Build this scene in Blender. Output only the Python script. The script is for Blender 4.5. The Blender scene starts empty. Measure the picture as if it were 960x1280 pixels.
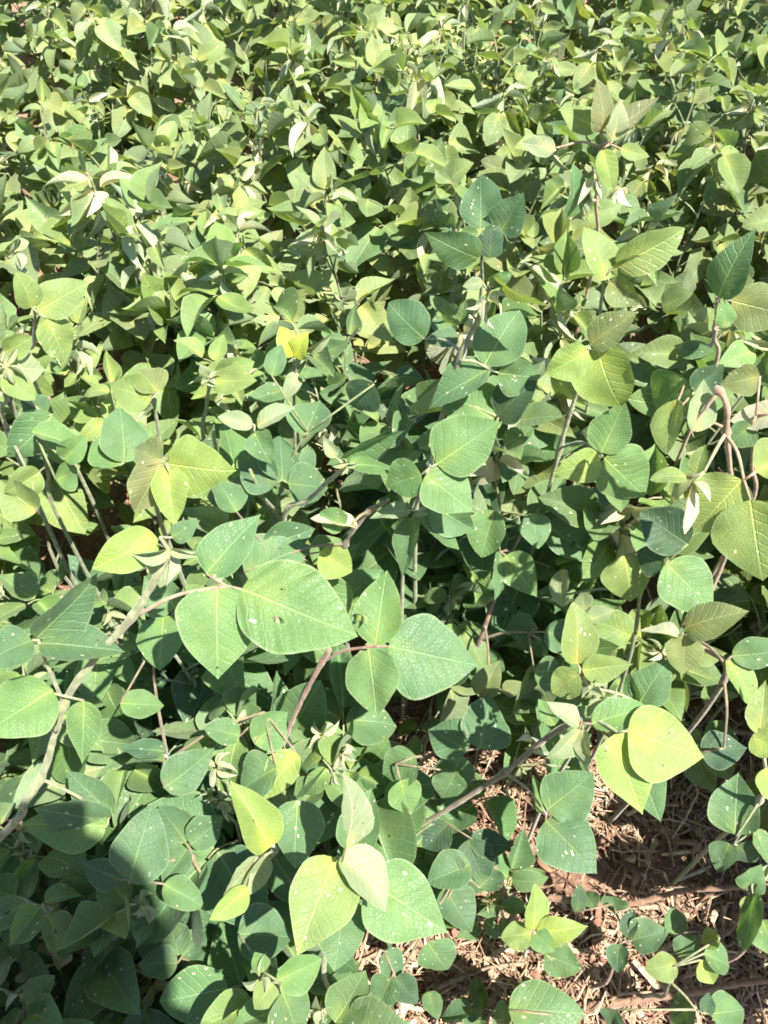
import bpy, math, random
from mathutils import Vector, Matrix, noise
random.seed(11)
R = random.Random(5)
rad = math.radians
sc = bpy.context.scene
col = sc.collection

# ------------------------------------------------------------------ camera
CAM = Vector((0, 0, 1.25)); PITCH = rad(50); FPX = 1030.0
FWD = Vector((0, math.cos(PITCH), -math.sin(PITCH)))
UPV = Vector((0, math.sin(PITCH), math.cos(PITCH)))
RGT = Vector((1, 0, 0))
cd = bpy.data.cameras.new('camera'); cam = bpy.data.objects.new('camera', cd); col.objects.link(cam)
cd.sensor_fit = 'VERTICAL'; cd.sensor_height = 24.0; cd.lens = 24.0 * FPX / 1280.0
cd.clip_start = 0.01; cd.clip_end = 2000
cam.location = CAM; cam.rotation_euler = (rad(90) - PITCH, 0, 0)
sc.camera = cam


def at(px, py, d):
    """the point seen at a pixel of the 960 x 1280 photograph, d metres from the camera"""
    r = (RGT * (px - 480) / FPX + UPV * (640 - py) / FPX + FWD).normalized()
    return CAM + r * d


def project(p):
    v = p - CAM
    z = v.dot(FWD)
    if z < 0.02:
        return None
    return 480 + FPX * v.dot(RGT) / z, 640 - FPX * v.dot(UPV) / z, v.length


# ------------------------------------------------------------------ materials
def new_mat(name):
    m = bpy.data.materials.new(name); m.use_nodes = True
    nt = m.node_tree; nt.nodes.clear()
    return m, nt


class NB:
    """small node builder"""
    def __init__(s, nt): s.nt = nt
    def n(s, t, **kw):
        x = s.nt.nodes.new(t)
        for k, v in kw.items(): setattr(x, k, v)
        return x
    def l(s, a, b): s.nt.links.new(a, b)
    def m(s, op, a, b=None, c=None, clamp=False):
        x = s.n('ShaderNodeMath', operation=op); x.use_clamp = clamp
        for i, v in enumerate((a, b, c)):
            if v is None: continue
            if isinstance(v, (int, float)): x.inputs[i].default_value = v
            else: s.l(v, x.inputs[i])
        return x.outputs[0]
    def ramp(s, v, lo, hi, a=0.0, b=1.0):
        x = s.n('ShaderNodeMapRange', interpolation_type='SMOOTHSTEP')
        s.l(v, x.inputs[0])
        for i, q in enumerate((lo, hi, a, b)): x.inputs[i + 1].default_value = q
        return x.outputs[0]
    def mix(s, f, a, b, bt='MIX'):
        x = s.n('ShaderNodeMix', data_type='RGBA', blend_type=bt)
        for i, v in ((0, f), (6, a), (7, b)):
            if isinstance(v, (int, float)): x.inputs[i].default_value = v
            elif isinstance(v, tuple): x.inputs[i].default_value = (*v, 1)
            else: s.l(v, x.inputs[i])
        return x.outputs[2]


def leaf_material(name, vein=1.0, fleck=1.0, trans=0.37):
    m, nt = new_mat(name); b = NB(nt)
    out = b.n('ShaderNodeOutputMaterial')
    info = b.n('ShaderNodeObjectInfo')
    uv = b.n('ShaderNodeUVMap', uv_map='leaf')
    sep = b.n('ShaderNodeSeparateXYZ'); b.l(uv.outputs[0], sep.inputs[0])
    x, y = sep.outputs[0], sep.outputs[1]
    ax = b.m('ABSOLUTE', x)
    edge = b.n('ShaderNodeAttribute', attribute_name='edge').outputs['Fac']
    rnd = info.outputs['Random']
    off = b.n('ShaderNodeCombineXYZ'); b.l(b.m('MULTIPLY', rnd, 37.0), off.inputs[0]); b.l(b.m('MULTIPLY', rnd, 91.0), off.inputs[1])
    vec = b.n('ShaderNodeVectorMath', operation='ADD'); b.l(uv.outputs[0], vec.inputs[0]); b.l(off.outputs[0], vec.inputs[1])
    P = vec.outputs[0]
    nz = b.n('ShaderNodeTexNoise'); nz.inputs['Scale'].default_value = 4.0; nz.inputs['Detail'].default_value = 3; b.l(P, nz.inputs['Vector'])
    fine = b.n('ShaderNodeTexNoise'); fine.inputs['Scale'].default_value = 42.0; fine.inputs['Detail'].default_value = 2; b.l(P, fine.inputs['Vector'])
    # midrib and lateral veins
    mid = b.m('MULTIPLY', b.ramp(ax, 0.004, 0.016, 1, 0), b.ramp(y, 0.25, 1.0, 1.0, 0.45))
    wob = b.m('MULTIPLY', b.m('SUBTRACT', nz.outputs[0], 0.5), 0.12)
    s = b.m('ADD', b.m('SUBTRACT', y, b.m('MULTIPLY', b.m('POWER', ax, 0.85), 0.62)), wob)
    sgn = b.m('MULTIPLY', b.m('GREATER_THAN', x, 0.0), 0.5)
    fr = b.m('FRACT', b.m('ADD', b.m('MULTIPLY', s, 7.5), sgn))
    dist = b.m('ABSOLUTE', b.m('SUBTRACT', fr, 0.5))
    lat = b.ramp(dist, 0.02, 0.11, 1, 0)
    net = b.n('ShaderNodeTexVoronoi', feature='DISTANCE_TO_EDGE'); net.inputs['Scale'].default_value = 26; b.l(P, net.inputs['Vector'])
    netm = b.ramp(net.outputs['Distance'], 0.0, 0.12, 1, 0)
    # base colour: object colour, mottled, a little yellower where young
    c = info.outputs['Color']
    hue = b.n('ShaderNodeHueSaturation'); b.l(c, hue.inputs['Color'])
    b.l(b.m('ADD', 0.80, b.m('MULTIPLY', nz.outputs[0], 0.40)), hue.inputs['Value'])
    b.l(b.m('ADD', 0.488, b.m('MULTIPLY', fine.outputs[0], 0.02)), hue.inputs['Hue'])
    c1 = hue.outputs[0]
    base_yellow = b.m('MULTIPLY', b.m('MULTIPLY', b.ramp(y, 0.0, 0.55, 1, 0), b.ramp(ax, 0.0, 0.22, 1, 0)), 0.75)  # leaf tissue is yellower near the petiole and midrib
    c1 = b.mix(base_yellow, c1, b.mix(1.0, c1, (1.55, 1.28, 0.9), 'MULTIPLY'))
    big = b.n('ShaderNodeTexNoise'); big.inputs['Scale'].default_value = 2.2; b.l(P, big.inputs['Vector'])
    c1 = b.mix(b.ramp(big.outputs[0], .52, .72, 0, .5), c1, b.mix(1.0, c1, (1.35, 1.12, 0.85), 'MULTIPLY'))
    vc = b.mix(1.0, b.mix(1.0, c1, (1.5, 1.45, 1.5), 'MULTIPLY'), (0.02, 0.025, 0.01), 'ADD')
    c1 = b.mix(b.m('MULTIPLY', lat, 0.32 * vein), c1, vc)
    c1 = b.mix(b.m('MULTIPLY', netm, 0.10 * vein), c1, vc)
    c1 = b.mix(b.m('MULTIPLY', mid, 0.8), c1, b.mix(1.0, b.mix(1.0, c1, (1.7, 1.55, 1.7), 'MULTIPLY'), (0.05, 0.06, 0.03), 'ADD'))
    rim = b.ramp(edge, 0.92, 0.985, 0, 0.22)
    c1 = b.mix(rim, c1, (0.42, 0.48, 0.26))
    # pale feeding flecks, tiny brown holes' scars
    st = b.n('ShaderNodeMapping'); st.inputs['Scale'].default_value = (1.0, 0.55, 1.0); st.inputs['Rotation'].default_value = (0, 0, 0.5); b.l(P, st.inputs['Vector'])
    vo = b.n('ShaderNodeTexVoronoi'); vo.inputs['Scale'].default_value = 15; b.l(st.outputs[0], vo.inputs['Vector'])
    vs = b.n('ShaderNodeSeparateColor'); b.l(vo.outputs['Color'], vs.inputs[0])
    size = b.ramp(vs.outputs[0], 0.62, 1.0, 0.0, 0.27)
    amt = b.ramp(b.m('FRACT', b.m('MULTIPLY', rnd, 7.3)), 0.2, 0.6, 0, fleck)
    fl = b.m('MULTIPLY', b.m('LESS_THAN', b.m('ADD', vo.outputs['Distance'], b.m('MULTIPLY', fine.outputs[0], 0.10)), b.m('ADD', size, 0.03)), amt)
    c1 = b.mix(b.m('MULTIPLY', fl, 0.8), c1, (0.55, 0.55, 0.38))
    vo2 = b.n('ShaderNodeTexVoronoi'); vo2.inputs['Scale'].default_value = 8; b.l(P, vo2.inputs['Vector'])
    vs2 = b.n('ShaderNodeSeparateColor'); b.l(vo2.outputs['Color'], vs2.inputs[0])
    br = b.m('MULTIPLY', b.m('LESS_THAN', b.m('ADD', vo2.outputs['Distance'], b.m('MULTIPLY', fine.outputs[0], .06)), b.m('MULTIPLY', vs2.outputs[2], 0.16)), b.m('GREATER_THAN', vs2.outputs[1], 0.86))
    c1 = b.mix(b.m('MULTIPLY', br, 0.85), c1, (0.05, 0.035, 0.015))
    # hairy pale underside
    geo = b.n('ShaderNodeNewGeometry')
    under = b.mix(0.42, c1, (0.30, 0.37, 0.24))
    c2 = b.mix(geo.outputs['Backfacing'], c1, under)
    bs = b.n('ShaderNodeBsdfPrincipled')
    b.l(c2, bs.inputs['Base Color'])
    b.l(b.m('ADD', 0.42, b.m('MULTIPLY', nz.outputs[0], 0.22)), bs.inputs['Roughness'])
    bs.inputs['Specular IOR Level'].default_value = 0.42
    bs.inputs['Sheen Weight'].default_value = 0.09
    bs.inputs['Sheen Roughness'].default_value = 0.45
    bs.inputs['Sheen Tint'].default_value = (0.9, 1.0, 0.85, 1)
    h = b.m('ADD', b.m('MULTIPLY', lat, -0.6), b.m('ADD', b.m('MULTIPLY', mid, -1.0), b.m('ADD', b.m('MULTIPLY', fine.outputs[0], 0.35), b.m('MULTIPLY', netm, -0.25))))
    bump = b.n('ShaderNodeBump'); bump.inputs['Strength'].default_value = 0.5; bump.inputs['Distance'].default_value = 0.002
    b.l(h, bump.inputs['Height']); b.l(bump.outputs[0], bs.inputs['Normal'])
    tr = b.n('ShaderNodeBsdfTranslucent')
    tc = b.mix(1.0, c1, (1.25, 1.3, 0.55), 'MULTIPLY'); b.l(tc, tr.inputs['Color'])
    mx = b.n('ShaderNodeMixShader'); mx.inputs[0].default_value = trans
    b.l(bs.outputs[0], mx.inputs[1]); b.l(tr.outputs[0], mx.inputs[2])
    b.l(mx.outputs[0], out.inputs['Surface'])
    return m


def simple_mat(name, c, rough=0.7, use_obj=False, scale=60, amt=0.5, bump=0.3, c2=None, attr=None, sheen=0.0):
    m, nt = new_mat(name); b = NB(nt)
    out = b.n('ShaderNodeOutputMaterial'); bs = b.n('ShaderNodeBsdfPrincipled')
    tc = b.n('ShaderNodeTexCoord')
    nz = b.n('ShaderNodeTexNoise'); nz.inputs['Scale'].default_value = scale; nz.inputs['Detail'].default_value = 5
    b.l(tc.outputs['Object'], nz.inputs['Vector'])
    if attr: base = b.n('ShaderNodeAttribute', attribute_name=attr).outputs['Color']
    elif use_obj: base = b.n('ShaderNodeObjectInfo').outputs['Color']
    else:
        rgb = b.n('ShaderNodeRGB'); rgb.outputs[0].default_value = (*c, 1); base = rgb.outputs[0]
    f = b.ramp(nz.outputs[0], 0.3, 0.7)
    dark = b.mix(1.0, base, tuple(c2) if c2 else (1 - amt,) * 3, 'MULTIPLY')
    b.l(b.mix(f, dark, base), bs.inputs['Base Color'])
    bs.inputs['Roughness'].default_value = rough
    bs.inputs['Specular IOR Level'].default_value = 0.3
    bs.inputs['Sheen Weight'].default_value = sheen
    if bump:
        bp = b.n('ShaderNodeBump'); bp.inputs['Strength'].default_value = bump; bp.inputs['Distance'].default_value = 0.002
        b.l(nz.outputs[0], bp.inputs['Height']); b.l(bp.outputs[0], bs.inputs['Normal'])
    b.l(bs.outputs[0], out.inputs['Surface'])
    return m


M_LEAF = leaf_material('bean_leaf')
M_YOUNG = leaf_material('silky_young_leaf', 0.5, 0.0, 0.25)
M_STEM = simple_mat('hairy_stem', (0.16, 0.17, 0.08), 0.75, use_obj=True, scale=120, amt=0.45, bump=0.5, sheen=0.25)
M_STRAW = simple_mat('dry_straw', (0.4, 0.28, 0.17), 0.8, attr='straw_colour', scale=160, amt=0.4)
M_TWIG = simple_mat('dry_twig', (0.25, 0.17, 0.11), 0.85, use_obj=True, scale=90, amt=0.5, bump=0.5)
M_CLOD = simple_mat('clod', (0.42, 0.30, 0.22), 0.9, scale=50, amt=0.45, bump=0.8)

# ------------------------------------------------------------------ leaf meshes


def leaf_pt(x, t, fold, bend, wave, ph, twist, cup):
    """bends a flat leaf point (x across, t along) into its curled shape; unit length"""
    z = fold * (math.sqrt(x * x + 0.004) - 0.063)
    z += cup * x * x
    z += wave * math.sin(t * 9 + ph) * abs(x) * 1.6
    z += 0.02 * math.sin(t * 23 + ph * 2) * x * x * 6 * (wave * 12)
    z += .005 * math.cos((t - .62 * abs(x) ** .85) * 47) * min(1, abs(x) * 9) * min(1, (1 - t) * 5)
    z += .022 * math.sin(x * 11 + ph) * math.sin(t * 6 + ph * 1.7)
    a = twist * t
    x2, z2 = x * math.cos(a) - z * math.sin(a), x * math.sin(a) + z * math.cos(a)
    k = bend
    if abs(k) > 1e-3:
        y3 = math.sin(k * t) / k
        z3 = -(1 - math.cos(k * t)) / k
        return Vector((x2, y3 + z2 * math.sin(k * t), z3 + z2 * math.cos(k * t)))
    return Vector((x2, t, z2))


def leaf_mesh(wr, fold=0.25, bend=0.3, wave=0.02, asym=0.0, tip=0.85, twist=0.0, cup=0.0, ph=0.0, N=13, H=4, hole=None, mat=None, name='leaflet'):
    pa, pb = 0.56, tip * 1.12
    pk = pa / (pa + pb)
    norm = pk ** pa * (1 - pk) ** pb
    verts, uvs, edge, idx = [], [], [], {}
    tw = 0.055 / max(wr, .3)
    for i in range(N + 1):
        q = i / N
        t = (1 - math.cos(q * math.pi)) / 2 * 0.55 + q * 0.45
        w = wr * 0.5 * (max(t, 1e-6) ** pa * max(1 - t, 1e-6) ** pb) / norm
        w *= 1 + 0.03 * math.sin(t * 14 + ph)
        if i in (0, N): w = 0.004
        for j in range(-H, H + 1):
            u = j / H
            x = u * w * (1 + asym * (1 if u > 0 else -1))
            idx[(i, j)] = len(verts)
            verts.append(leaf_pt(x, t, fold, bend, wave, ph, twist, cup)); uvs.append((x, t)); edge.append(abs(u) if 0 < i < N else 1.0)
    faces, cut = [], set()
    for i in range(N):
        for j in range(-H, H):
            f = (idx[(i, j)], idx[(i, j + 1)], idx[(i + 1, j + 1)], idx[(i + 1, j)])
            if hole:
                cx = sum(uvs[k][0] for k in f) / 4; cy = sum(uvs[k][1] for k in f) / 4
                if any(((cx - hx) / hw) ** 2 + ((cy - hy) / hh) ** 2 < 1 for hx, hy, hw, hh in hole):
                    cut.update(f); continue
            faces.append(f)
    for k in cut.intersection(k for f in faces for k in f):       # the hole's rim is an even oval
        for hx, hy, hw, hh in hole:
            dx, dy = (uvs[k][0] - hx) / hw, (uvs[k][1] - hy) / hh
            q = math.hypot(dx, dy)
            if 0 < q < 1.8:
                uvs[k] = (hx + dx / q * hw, hy + dy / q * hh)
                verts[k] = leaf_pt(uvs[k][0], uvs[k][1], fold, bend, wave, ph, twist, cup)
    me = bpy.data.meshes.new(name)
    me.from_pydata(verts, [], faces)
    ul = me.uv_layers.new(name='leaf')
    for lp in me.loops: ul.data[lp.index].uv = uvs[lp.vertex_index]
    at_ = me.attributes.new('edge', 'FLOAT', 'POINT')
    at_.data.foreach_set('value', edge)
    me.polygons.foreach_set('use_smooth', [True] * len(me.polygons))
    me.materials.append(mat or M_LEAF)
    return me


SHAPES = {'term': [], 'side': [], 'young': [], 'folded': []}
for k in range(13):
    hole = None
    if k in (3, 8): hole = [(R.uniform(-.18, .18), R.uniform(.3, .65), R.uniform(.012, .025), R.uniform(.015, .035)) for _ in range(3)]
    if k == 11: hole = [(R.choice((-1, 1)) * R.uniform(.26, .34), R.uniform(.35, .6), .07, .09), (R.uniform(-.1, .1), .7, .02, .02)]
    res = dict(N=22, H=9) if hole else {}
    SHAPES['term'].append(leaf_mesh(R.uniform(.54, .84), R.uniform(.05, .6), R.uniform(-.4, 1.1), R.uniform(.015, .055), R.uniform(-.07, .07), R.uniform(.72, 1.2), R.uniform(-.45, .45), R.uniform(-.7, .7), R.uniform(0, 6), hole=hole, **res))
    SHAPES['side'].append(leaf_mesh(R.uniform(.52, .80), R.uniform(.05, .6), R.uniform(-.4, 1.1), R.uniform(.015, .055), R.choice((-1, 1)) * R.uniform(.08, .22), R.uniform(.7, 1.15), R.uniform(-.45, .45), R.uniform(-.7, .7), R.uniform(0, 6), hole=[(-h[0], *h[1:]) for h in hole] if hole else None, **res))
for k in range(7):
    SHAPES['folded'].append(leaf_mesh(R.uniform(.5, .7), R.uniform(.9, 2.4), R.uniform(-.5, .9), .03, R.uniform(-.05, .05), R.uniform(.85, 1.2), R.uniform(-.5, .5), 0, R.uniform(0, 6)))
    SHAPES['young'].append(leaf_mesh(R.uniform(.30, .45), R.uniform(1.0, 2.6), R.uniform(-.2, 1.2), .02, 0, 1.0, R.uniform(-.4, .4), 0, R.uniform(0, 6), N=9, H=3, mat=M_YOUNG))

# ------------------------------------------------------------------ tubes


def tube_data(pts, r0, r1, n=6, V=None, F=None, lump=0.0, nodes=()):
    V = [] if V is None else V; F = [] if F is None else F
    base = len(V); m = len(pts)
    ref = Vector((0.31, 0.17, 0.93))
    for i, p in enumerate(pts):
        d = (pts[min(i + 1, m - 1)] - pts[max(i - 1, 0)]).normalized()
        a = d.cross(ref)
        if a.length < 1e-3: a = d.cross(Vector((1, 0, 0)))
        a.normalize(); b = d.cross(a)
        r = r0 + (r1 - r0) * i / max(1, m - 1)
        r *= 1 + lump * noise.noise(p * 90) + sum(.55 * math.exp(-((p - q).length / .006) ** 2) for q in nodes)
        for k in range(n):
            an = 2 * math.pi * k / n
            V.append(p + (a * math.cos(an) + b * math.sin(an)) * r)
    for i in range(m - 1):
        for k in range(n):
            F.append((base + i * n + k, base + i * n + (k + 1) % n, base + (i + 1) * n + (k + 1) % n, base + (i + 1) * n + k))
    F.append(tuple(base + k for k in reversed(range(n)))); F.append(tuple(base + (m - 1) * n + k for k in range(n)))
    return V, F


def mesh_from(name, V, F, mat, smooth=True):
    me = bpy.data.meshes.new(name); me.from_pydata(V, [], F)
    if smooth: me.polygons.foreach_set('use_smooth', [True] * len(me.polygons))
    me.materials.append(mat); return me


def curve_pts(pts, sub=4):
    """Catmull-Rom through pts"""
    P = [pts[0] * 2 - pts[1]] + list(pts) + [pts[-1] * 2 - pts[-2]]
    out = []
    for i in range(1, len(P) - 2):
        for k in range(sub):
            t = k / sub; a, b, c, d = P[i - 1], P[i], P[i + 1], P[i + 2]
            out.append(0.5 * ((2 * b) + (c - a) * t + (2 * a - 5 * b + 4 * c - d) * t * t + (3 * b - a - 3 * c + d) * t ** 3))
    out.append(pts[-1].copy()); return out


def frame(origin, axis, normal, length):
    y = axis.normalized(); x = y.cross(normal)
    if x.length < 1e-4: x = y.cross(Vector((0.3, 0.5, 0.8)))
    x.normalize(); z = x.cross(y)
    m = Matrix((x, y, z)).transposed().to_4x4() @ Matrix.Scale(length, 4)
    m.translation = origin
    return m


def young_tuft_mesh(rng, size, n=6, droop=.5):
    """the silky cluster of still folded leaves at a shoot's end, one mesh"""
    V, F, U, E = [], [], [], []
    for k in range(n):
        src = rng.choice(SHAPES['young'])
        az = 2 * math.pi * k / n + rng.uniform(-.5, .5); el = rng.uniform(-1.2, 1.0) - droop
        ax = Vector((math.cos(az) * math.cos(el), math.sin(az) * math.cos(el), math.sin(el)))
        mm = frame(Vector((0, 0, 0)) + ax * size * .08, ax, Vector((rng.uniform(-1, 1), rng.uniform(-1, 1), .4)), size * rng.uniform(.55, 1.0))
        b0 = len(V)
        V += [mm @ v.co for v in src.vertices]
        F += [tuple(b0 + i for i in p.vertices) for p in src.polygons]
        uvl = src.uv_layers['leaf'].data
        vu = {}
        for lp in src.loops: vu[lp.vertex_index] = tuple(uvl[lp.index].uv)
        U += [vu[i] for i in range(len(src.vertices))]
        E += [src.attributes['edge'].data[i].value for i in range(len(src.vertices))]
    me = bpy.data.meshes.new('shoot_tip'); me.from_pydata(V, [], F)
    ul = me.uv_layers.new(name='leaf')
    for lp in me.loops: ul.data[lp.index].uv = U[lp.vertex_index]
    me.attributes.new('edge', 'FLOAT', 'POINT').data.foreach_set('value', E)
    me.polygons.foreach_set('use_smooth', [True] * len(me.polygons))
    me.materials.append(M_YOUNG); return me


TUFTS = [young_tuft_mesh(R, 0.034, R.randint(5, 8)) for _ in range(6)]

# ------------------------------------------------------------------ colours (linear base colours)
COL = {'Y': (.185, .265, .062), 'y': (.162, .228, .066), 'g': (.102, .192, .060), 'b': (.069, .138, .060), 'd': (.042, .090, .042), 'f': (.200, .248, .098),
       'p': (.225, .275, .145), 'o': (.135, .172, .060), 'w': (.36, .37, .245), 'q': (.086, .166, .064), 'r': (.175, .19, .08), 'E': (.30, .36, .045)}


def jit(c, a=0.12):
    k = 1 + R.uniform(-a, a)
    return (c[0] * k * (1 + R.uniform(-a, a) * .6), c[1] * k, c[2] * k * (1 + R.uniform(-a, a)), 1)


def lerp(a, b, t): return tuple(x + (y - x) * t for x, y in zip(a, b))


def new_obj(name, me, parent=None, mat=None, color=None):
    o = bpy.data.objects.new(name, me); col.objects.link(o)
    if parent is not None: o.parent = parent
    if mat is not None: o.matrix_local = mat
    if color is not None: o.color = color
    return o


def tag(o, label=None, cat=None, group=None, kind=None):
    if label: o['label'] = label
    if cat: o['category'] = cat
    if group: o['group'] = group
    if kind: o['kind'] = kind
    return o


STEMC = {'green': (.17, .20, .075, 1), 'pale': (.24, .25, .125, 1), 'red': (.22, .125, .075, 1), 'brown': (.20, .155, .085, 1), 'pink': (.36, .24, .15, 1)}
GROUP = 'bean plants of the dense stand'
HERO_SPOTS = []          # (px, py, radius px, distance) of the traced leaves: the plants behind leave these clear


def leaflet_between(B, T, wr, roll, rng, col_, parent, kind='term', hole=None, fold=None, bend=None):
    axis = T - B; L = axis.length
    y = axis / L
    view = (CAM - B).normalized()
    n0 = (view - y * view.dot(y)).normalized()
    n0 = Matrix.Rotation(roll, 3, y) @ n0
    if hole: me = leaf_mesh(wr, .22, .5, .03, 0, .88, .2, -.3, 1.0, N=60, H=24, hole=hole)
    else:
        me = leaf_mesh(wr, rng.uniform(.08, .5) if fold is None else fold, rng.uniform(-.25, .8) if bend is None else bend, rng.uniform(.015, .05),
                       rng.uniform(-.09, .09), rng.uniform(.74, 1.08), rng.uniform(-.35, .35), rng.uniform(-.55, .55), rng.uniform(0, 6), N=20, H=6)
    # the bent leaf's chord is shorter than its length: turn and stretch it to end on T
    tipv = me.vertices[-7 if not hole else -25].co.copy()
    ch = tipv.length
    m = frame(Vector(), y, n0, L / ch)
    loc = Matrix.Rotation(math.atan2(-tipv.z, tipv.y), 4, 'X')
    m = m @ loc
    m.translation = B
    o = new_obj('leaflet', me, parent, None, col_)
    o.matrix_basis = parent_inv(parent) @ m
    return o


def world_of(o):
    m = o.matrix_basis.copy(); p = o.parent
    while p is not None:
        m = p.matrix_basis @ m; p = p.parent
    return m


def parent_inv(o): return world_of(o).inverted()


def hero(label, stem, leaves, stemc='green', r=(.0032, .002), tips=(), Lt=0.088, root=None, cat='plant', group=GROUP, name='bean_plant'):
    """a plant whose visible leaves follow the photograph. stem: (px, py, distance) from low to high"""
    rng = random.Random(label)
    S = [at(*p) for p in stem]
    g = Vector(root) if root else Vector((S[0].x + rng.uniform(-.02, .02), S[0].y + rng.uniform(-.01, .03), 0.0))
    pl = bpy.data.objects.new(name, None); col.objects.link(pl); pl.location = g
    pl.empty_display_size = 0.05
    tag(pl, label, cat, group)
    if (S[0] - g).length > .03: path = [g, g.lerp(S[0], .5) + Vector((rng.uniform(-.01, .01), rng.uniform(-.01, .01), 0))] + S
    else: path = [g] + S[1:] if len(S) > 1 else [g, S[0] + Vector((0, 0, .02))]
    cp = curve_pts(path, 9)
    joints = []
    for lf in leaves:
        joint, d, lets = lf[0], lf[1], lf[2]
        att = lf[3] if len(lf) > 3 else None
        pc = lf[4] if len(lf) > 4 else ('brown' if stemc == 'red' else stemc)
        lens = []
        for q in lets:
            ln = math.hypot(q[2] - q[0], q[3] - q[1]); lens.append(max(ln, q[4] / .88))
        if not d: d = FPX * Lt / (sum(lens) / len(lens))
        J = at(joint[0], joint[1], d)
        if J.z < .04:
            d *= (CAM.z - .04) / (CAM.z - J.z); J = at(joint[0], joint[1], d)
        A = at(*att) if att else min(cp, key=lambda p: (p - J).length + max(0, p.z - J.z) * 2)
        # the leaf: petiole mesh
        joints.append(A - g)
        mid = A.lerp(J, .5) + Vector((0, 0, min(.02, (A - J).length * .12)))
        pts = curve_pts([A, mid, J], 4)
        V, F = tube_data([p - A for p in pts], .0017, .0012, 6)
        bases = []
        for q in lets:
            B = at(q[0], q[1], d)
            bases.append(B)
            if (B - J).length > .004: tube_data([J - A, (J - A).lerp(B - A, .5), B - A], .0012, .001, 5, V, F)
        leaf = new_obj('leaf', mesh_from('petiole', V, F, M_STEM), pl, None, STEMC[pc])
        leaf.location = A - g
        for q, B in zip(lets, bases):
            bx, by, tx, ty, wpx, c = q[:6]
            opt = q[6] if len(q) > 6 else {}
            ln = math.hypot(tx - bx, ty - by)
            tl = max(ln, wpx / .86)
            tilt = math.acos(min(1, ln / tl)) if tl > ln else rng.uniform(-.35, .35)
            if 'tilt' in opt: tilt = rad(opt['tilt'])
            dd = (B - CAM).length
            view = (B - CAM).normalized()
            T0 = at(tx, ty, dd)
            roll = rng.uniform(-.42, .42); wr = wpx / tl / math.cos(roll)
            if wr < .5:
                roll = math.acos(max(.12, wr / .62)) * opt.get('rs', rng.choice((-1, 1))); wr = .62
            T = T0 + view * math.tan(tilt) * (T0 - B).length
            # keep the tip on its pixel
            rr = (T - CAM).normalized(); T = CAM + (T0 - CAM).normalized() * (T - CAM).length
            if 'roll' in opt: roll = rad(opt['roll'])
            leaflet_between(B, T, max(.45, min(.92, wr * 1.06)), roll, rng, jit(COL[c], .06), leaf, hole=opt.get('hole'), fold=opt.get('fold'), bend=opt.get('bend'))
            HERO_SPOTS.append(((bx + tx) / 2, (by + ty) / 2, max(ln, wpx) * .5, dd))
    rel = [p - g for p in cp]
    V, F = tube_data(rel, r[0] * .86, r[1] * .86, 8, lump=.3, nodes=joints)
    for i in range(len(rel) - 1):                       # the short hairs that make the stems look furred
        dv = rel[i + 1] - rel[i]; rr = (r[0] + (r[1] - r[0]) * i / len(rel)) * .84
        for _ in range(int(dv.length * 2600)):
            o = rel[i] + dv * rng.random()
            n = dv.cross(Vector((rng.gauss(0, 1), rng.gauss(0, 1), rng.gauss(0, 1)))).normalized()
            tdir = dv.normalized(); q = o + n * rr; b0 = len(V)
            V += [q - tdir * .00013, q + tdir * .00013, q + n * rng.uniform(.0009, .0018) + tdir * rng.uniform(-.0004, .0007)]
            F.append((b0, b0 + 1, b0 + 2))
    new_obj('stem', mesh_from('stem', V, F, M_STEM), pl, None, STEMC[stemc])
    for (px, py, d, sz, c) in tips:
        p = at(px, py, d)
        me = young_tuft_mesh(rng, sz, 7)
        o = new_obj('shoot_tip', me, pl, Matrix.Translation(p - g), jit(COL[c], .05))
    return pl

# ==================================================================== traced plants
# leaf = (joint px, distance or 0 for one that gives leaves of true size, [leaflets: base px, tip px, width px, colour, options], attach px?)
HOLE = [(.12, .37, .027, .052), (-.12, .30, .008, .012), (-.16, .48, .010, .009)]
hero('tall hairy-stemmed bean plant leaning in from the left with a large holed leaf',
     [(5, 1042, .92), (30, 1003, .88), (55, 965, .85), (80, 880, .78), (120, 822, .73), (162, 775, .69), (188, 735, .67), (212, 690, .65)],
     [((284, 733), .66, [(272, 731, 273, 849, 96, 'g', {'tilt': 8, 'roll': 8, 'fold': .12, 'bend': .25}),
                         (303, 737, 447, 796, 104, 'g', {'tilt': -4, 'roll': -6, 'hole': HOLE}),
                         (258, 717, 326, 643, 54, 'q', {'rs': 1, 'fold': .3})], (168, 771, .69), 'pink'),
      ((200, 672), .66, [(196, 672, 115, 711, 52, 'Y', {'fold': .15}), (215, 672, 250, 650, 26, 'q'), (208, 690, 200, 735, 40, 'p')]),
      ((48, 800), .72, [(46, 797, 122, 716, 50, 'b', {'rs': 1}), (50, 806, 156, 815, 44, 'b', {'rs': -1, 'fold': .2}), (40, 800, -22, 832, 84, 'b', {'tilt': 0})], (80, 880, .78)),
      ((62, 866), .76, [(66, 862, -22, 920, 96, 'g', {'tilt': -6, 'fold': .1}), (105, 876, 103, 955, 40, 'g', {'rs': 1})], (70, 915, .80)),
      ((136, 1020), .9, [(138, 1022, 42, 1010, 40, 'b', {'rs': -1, 'fold': .2}), (140, 1018, 84, 963, 42, 'b', {'rs': 1, 'tilt': 10}), (134, 1032, 26, 1030, 66, 'g', {'tilt': 4})], (55, 975, .86), 'pale')],
     'pale', (.0043, .0031), tips=[(212, 686, .65, .030, 'p')], root=(-.80, .12, 0))

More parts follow.
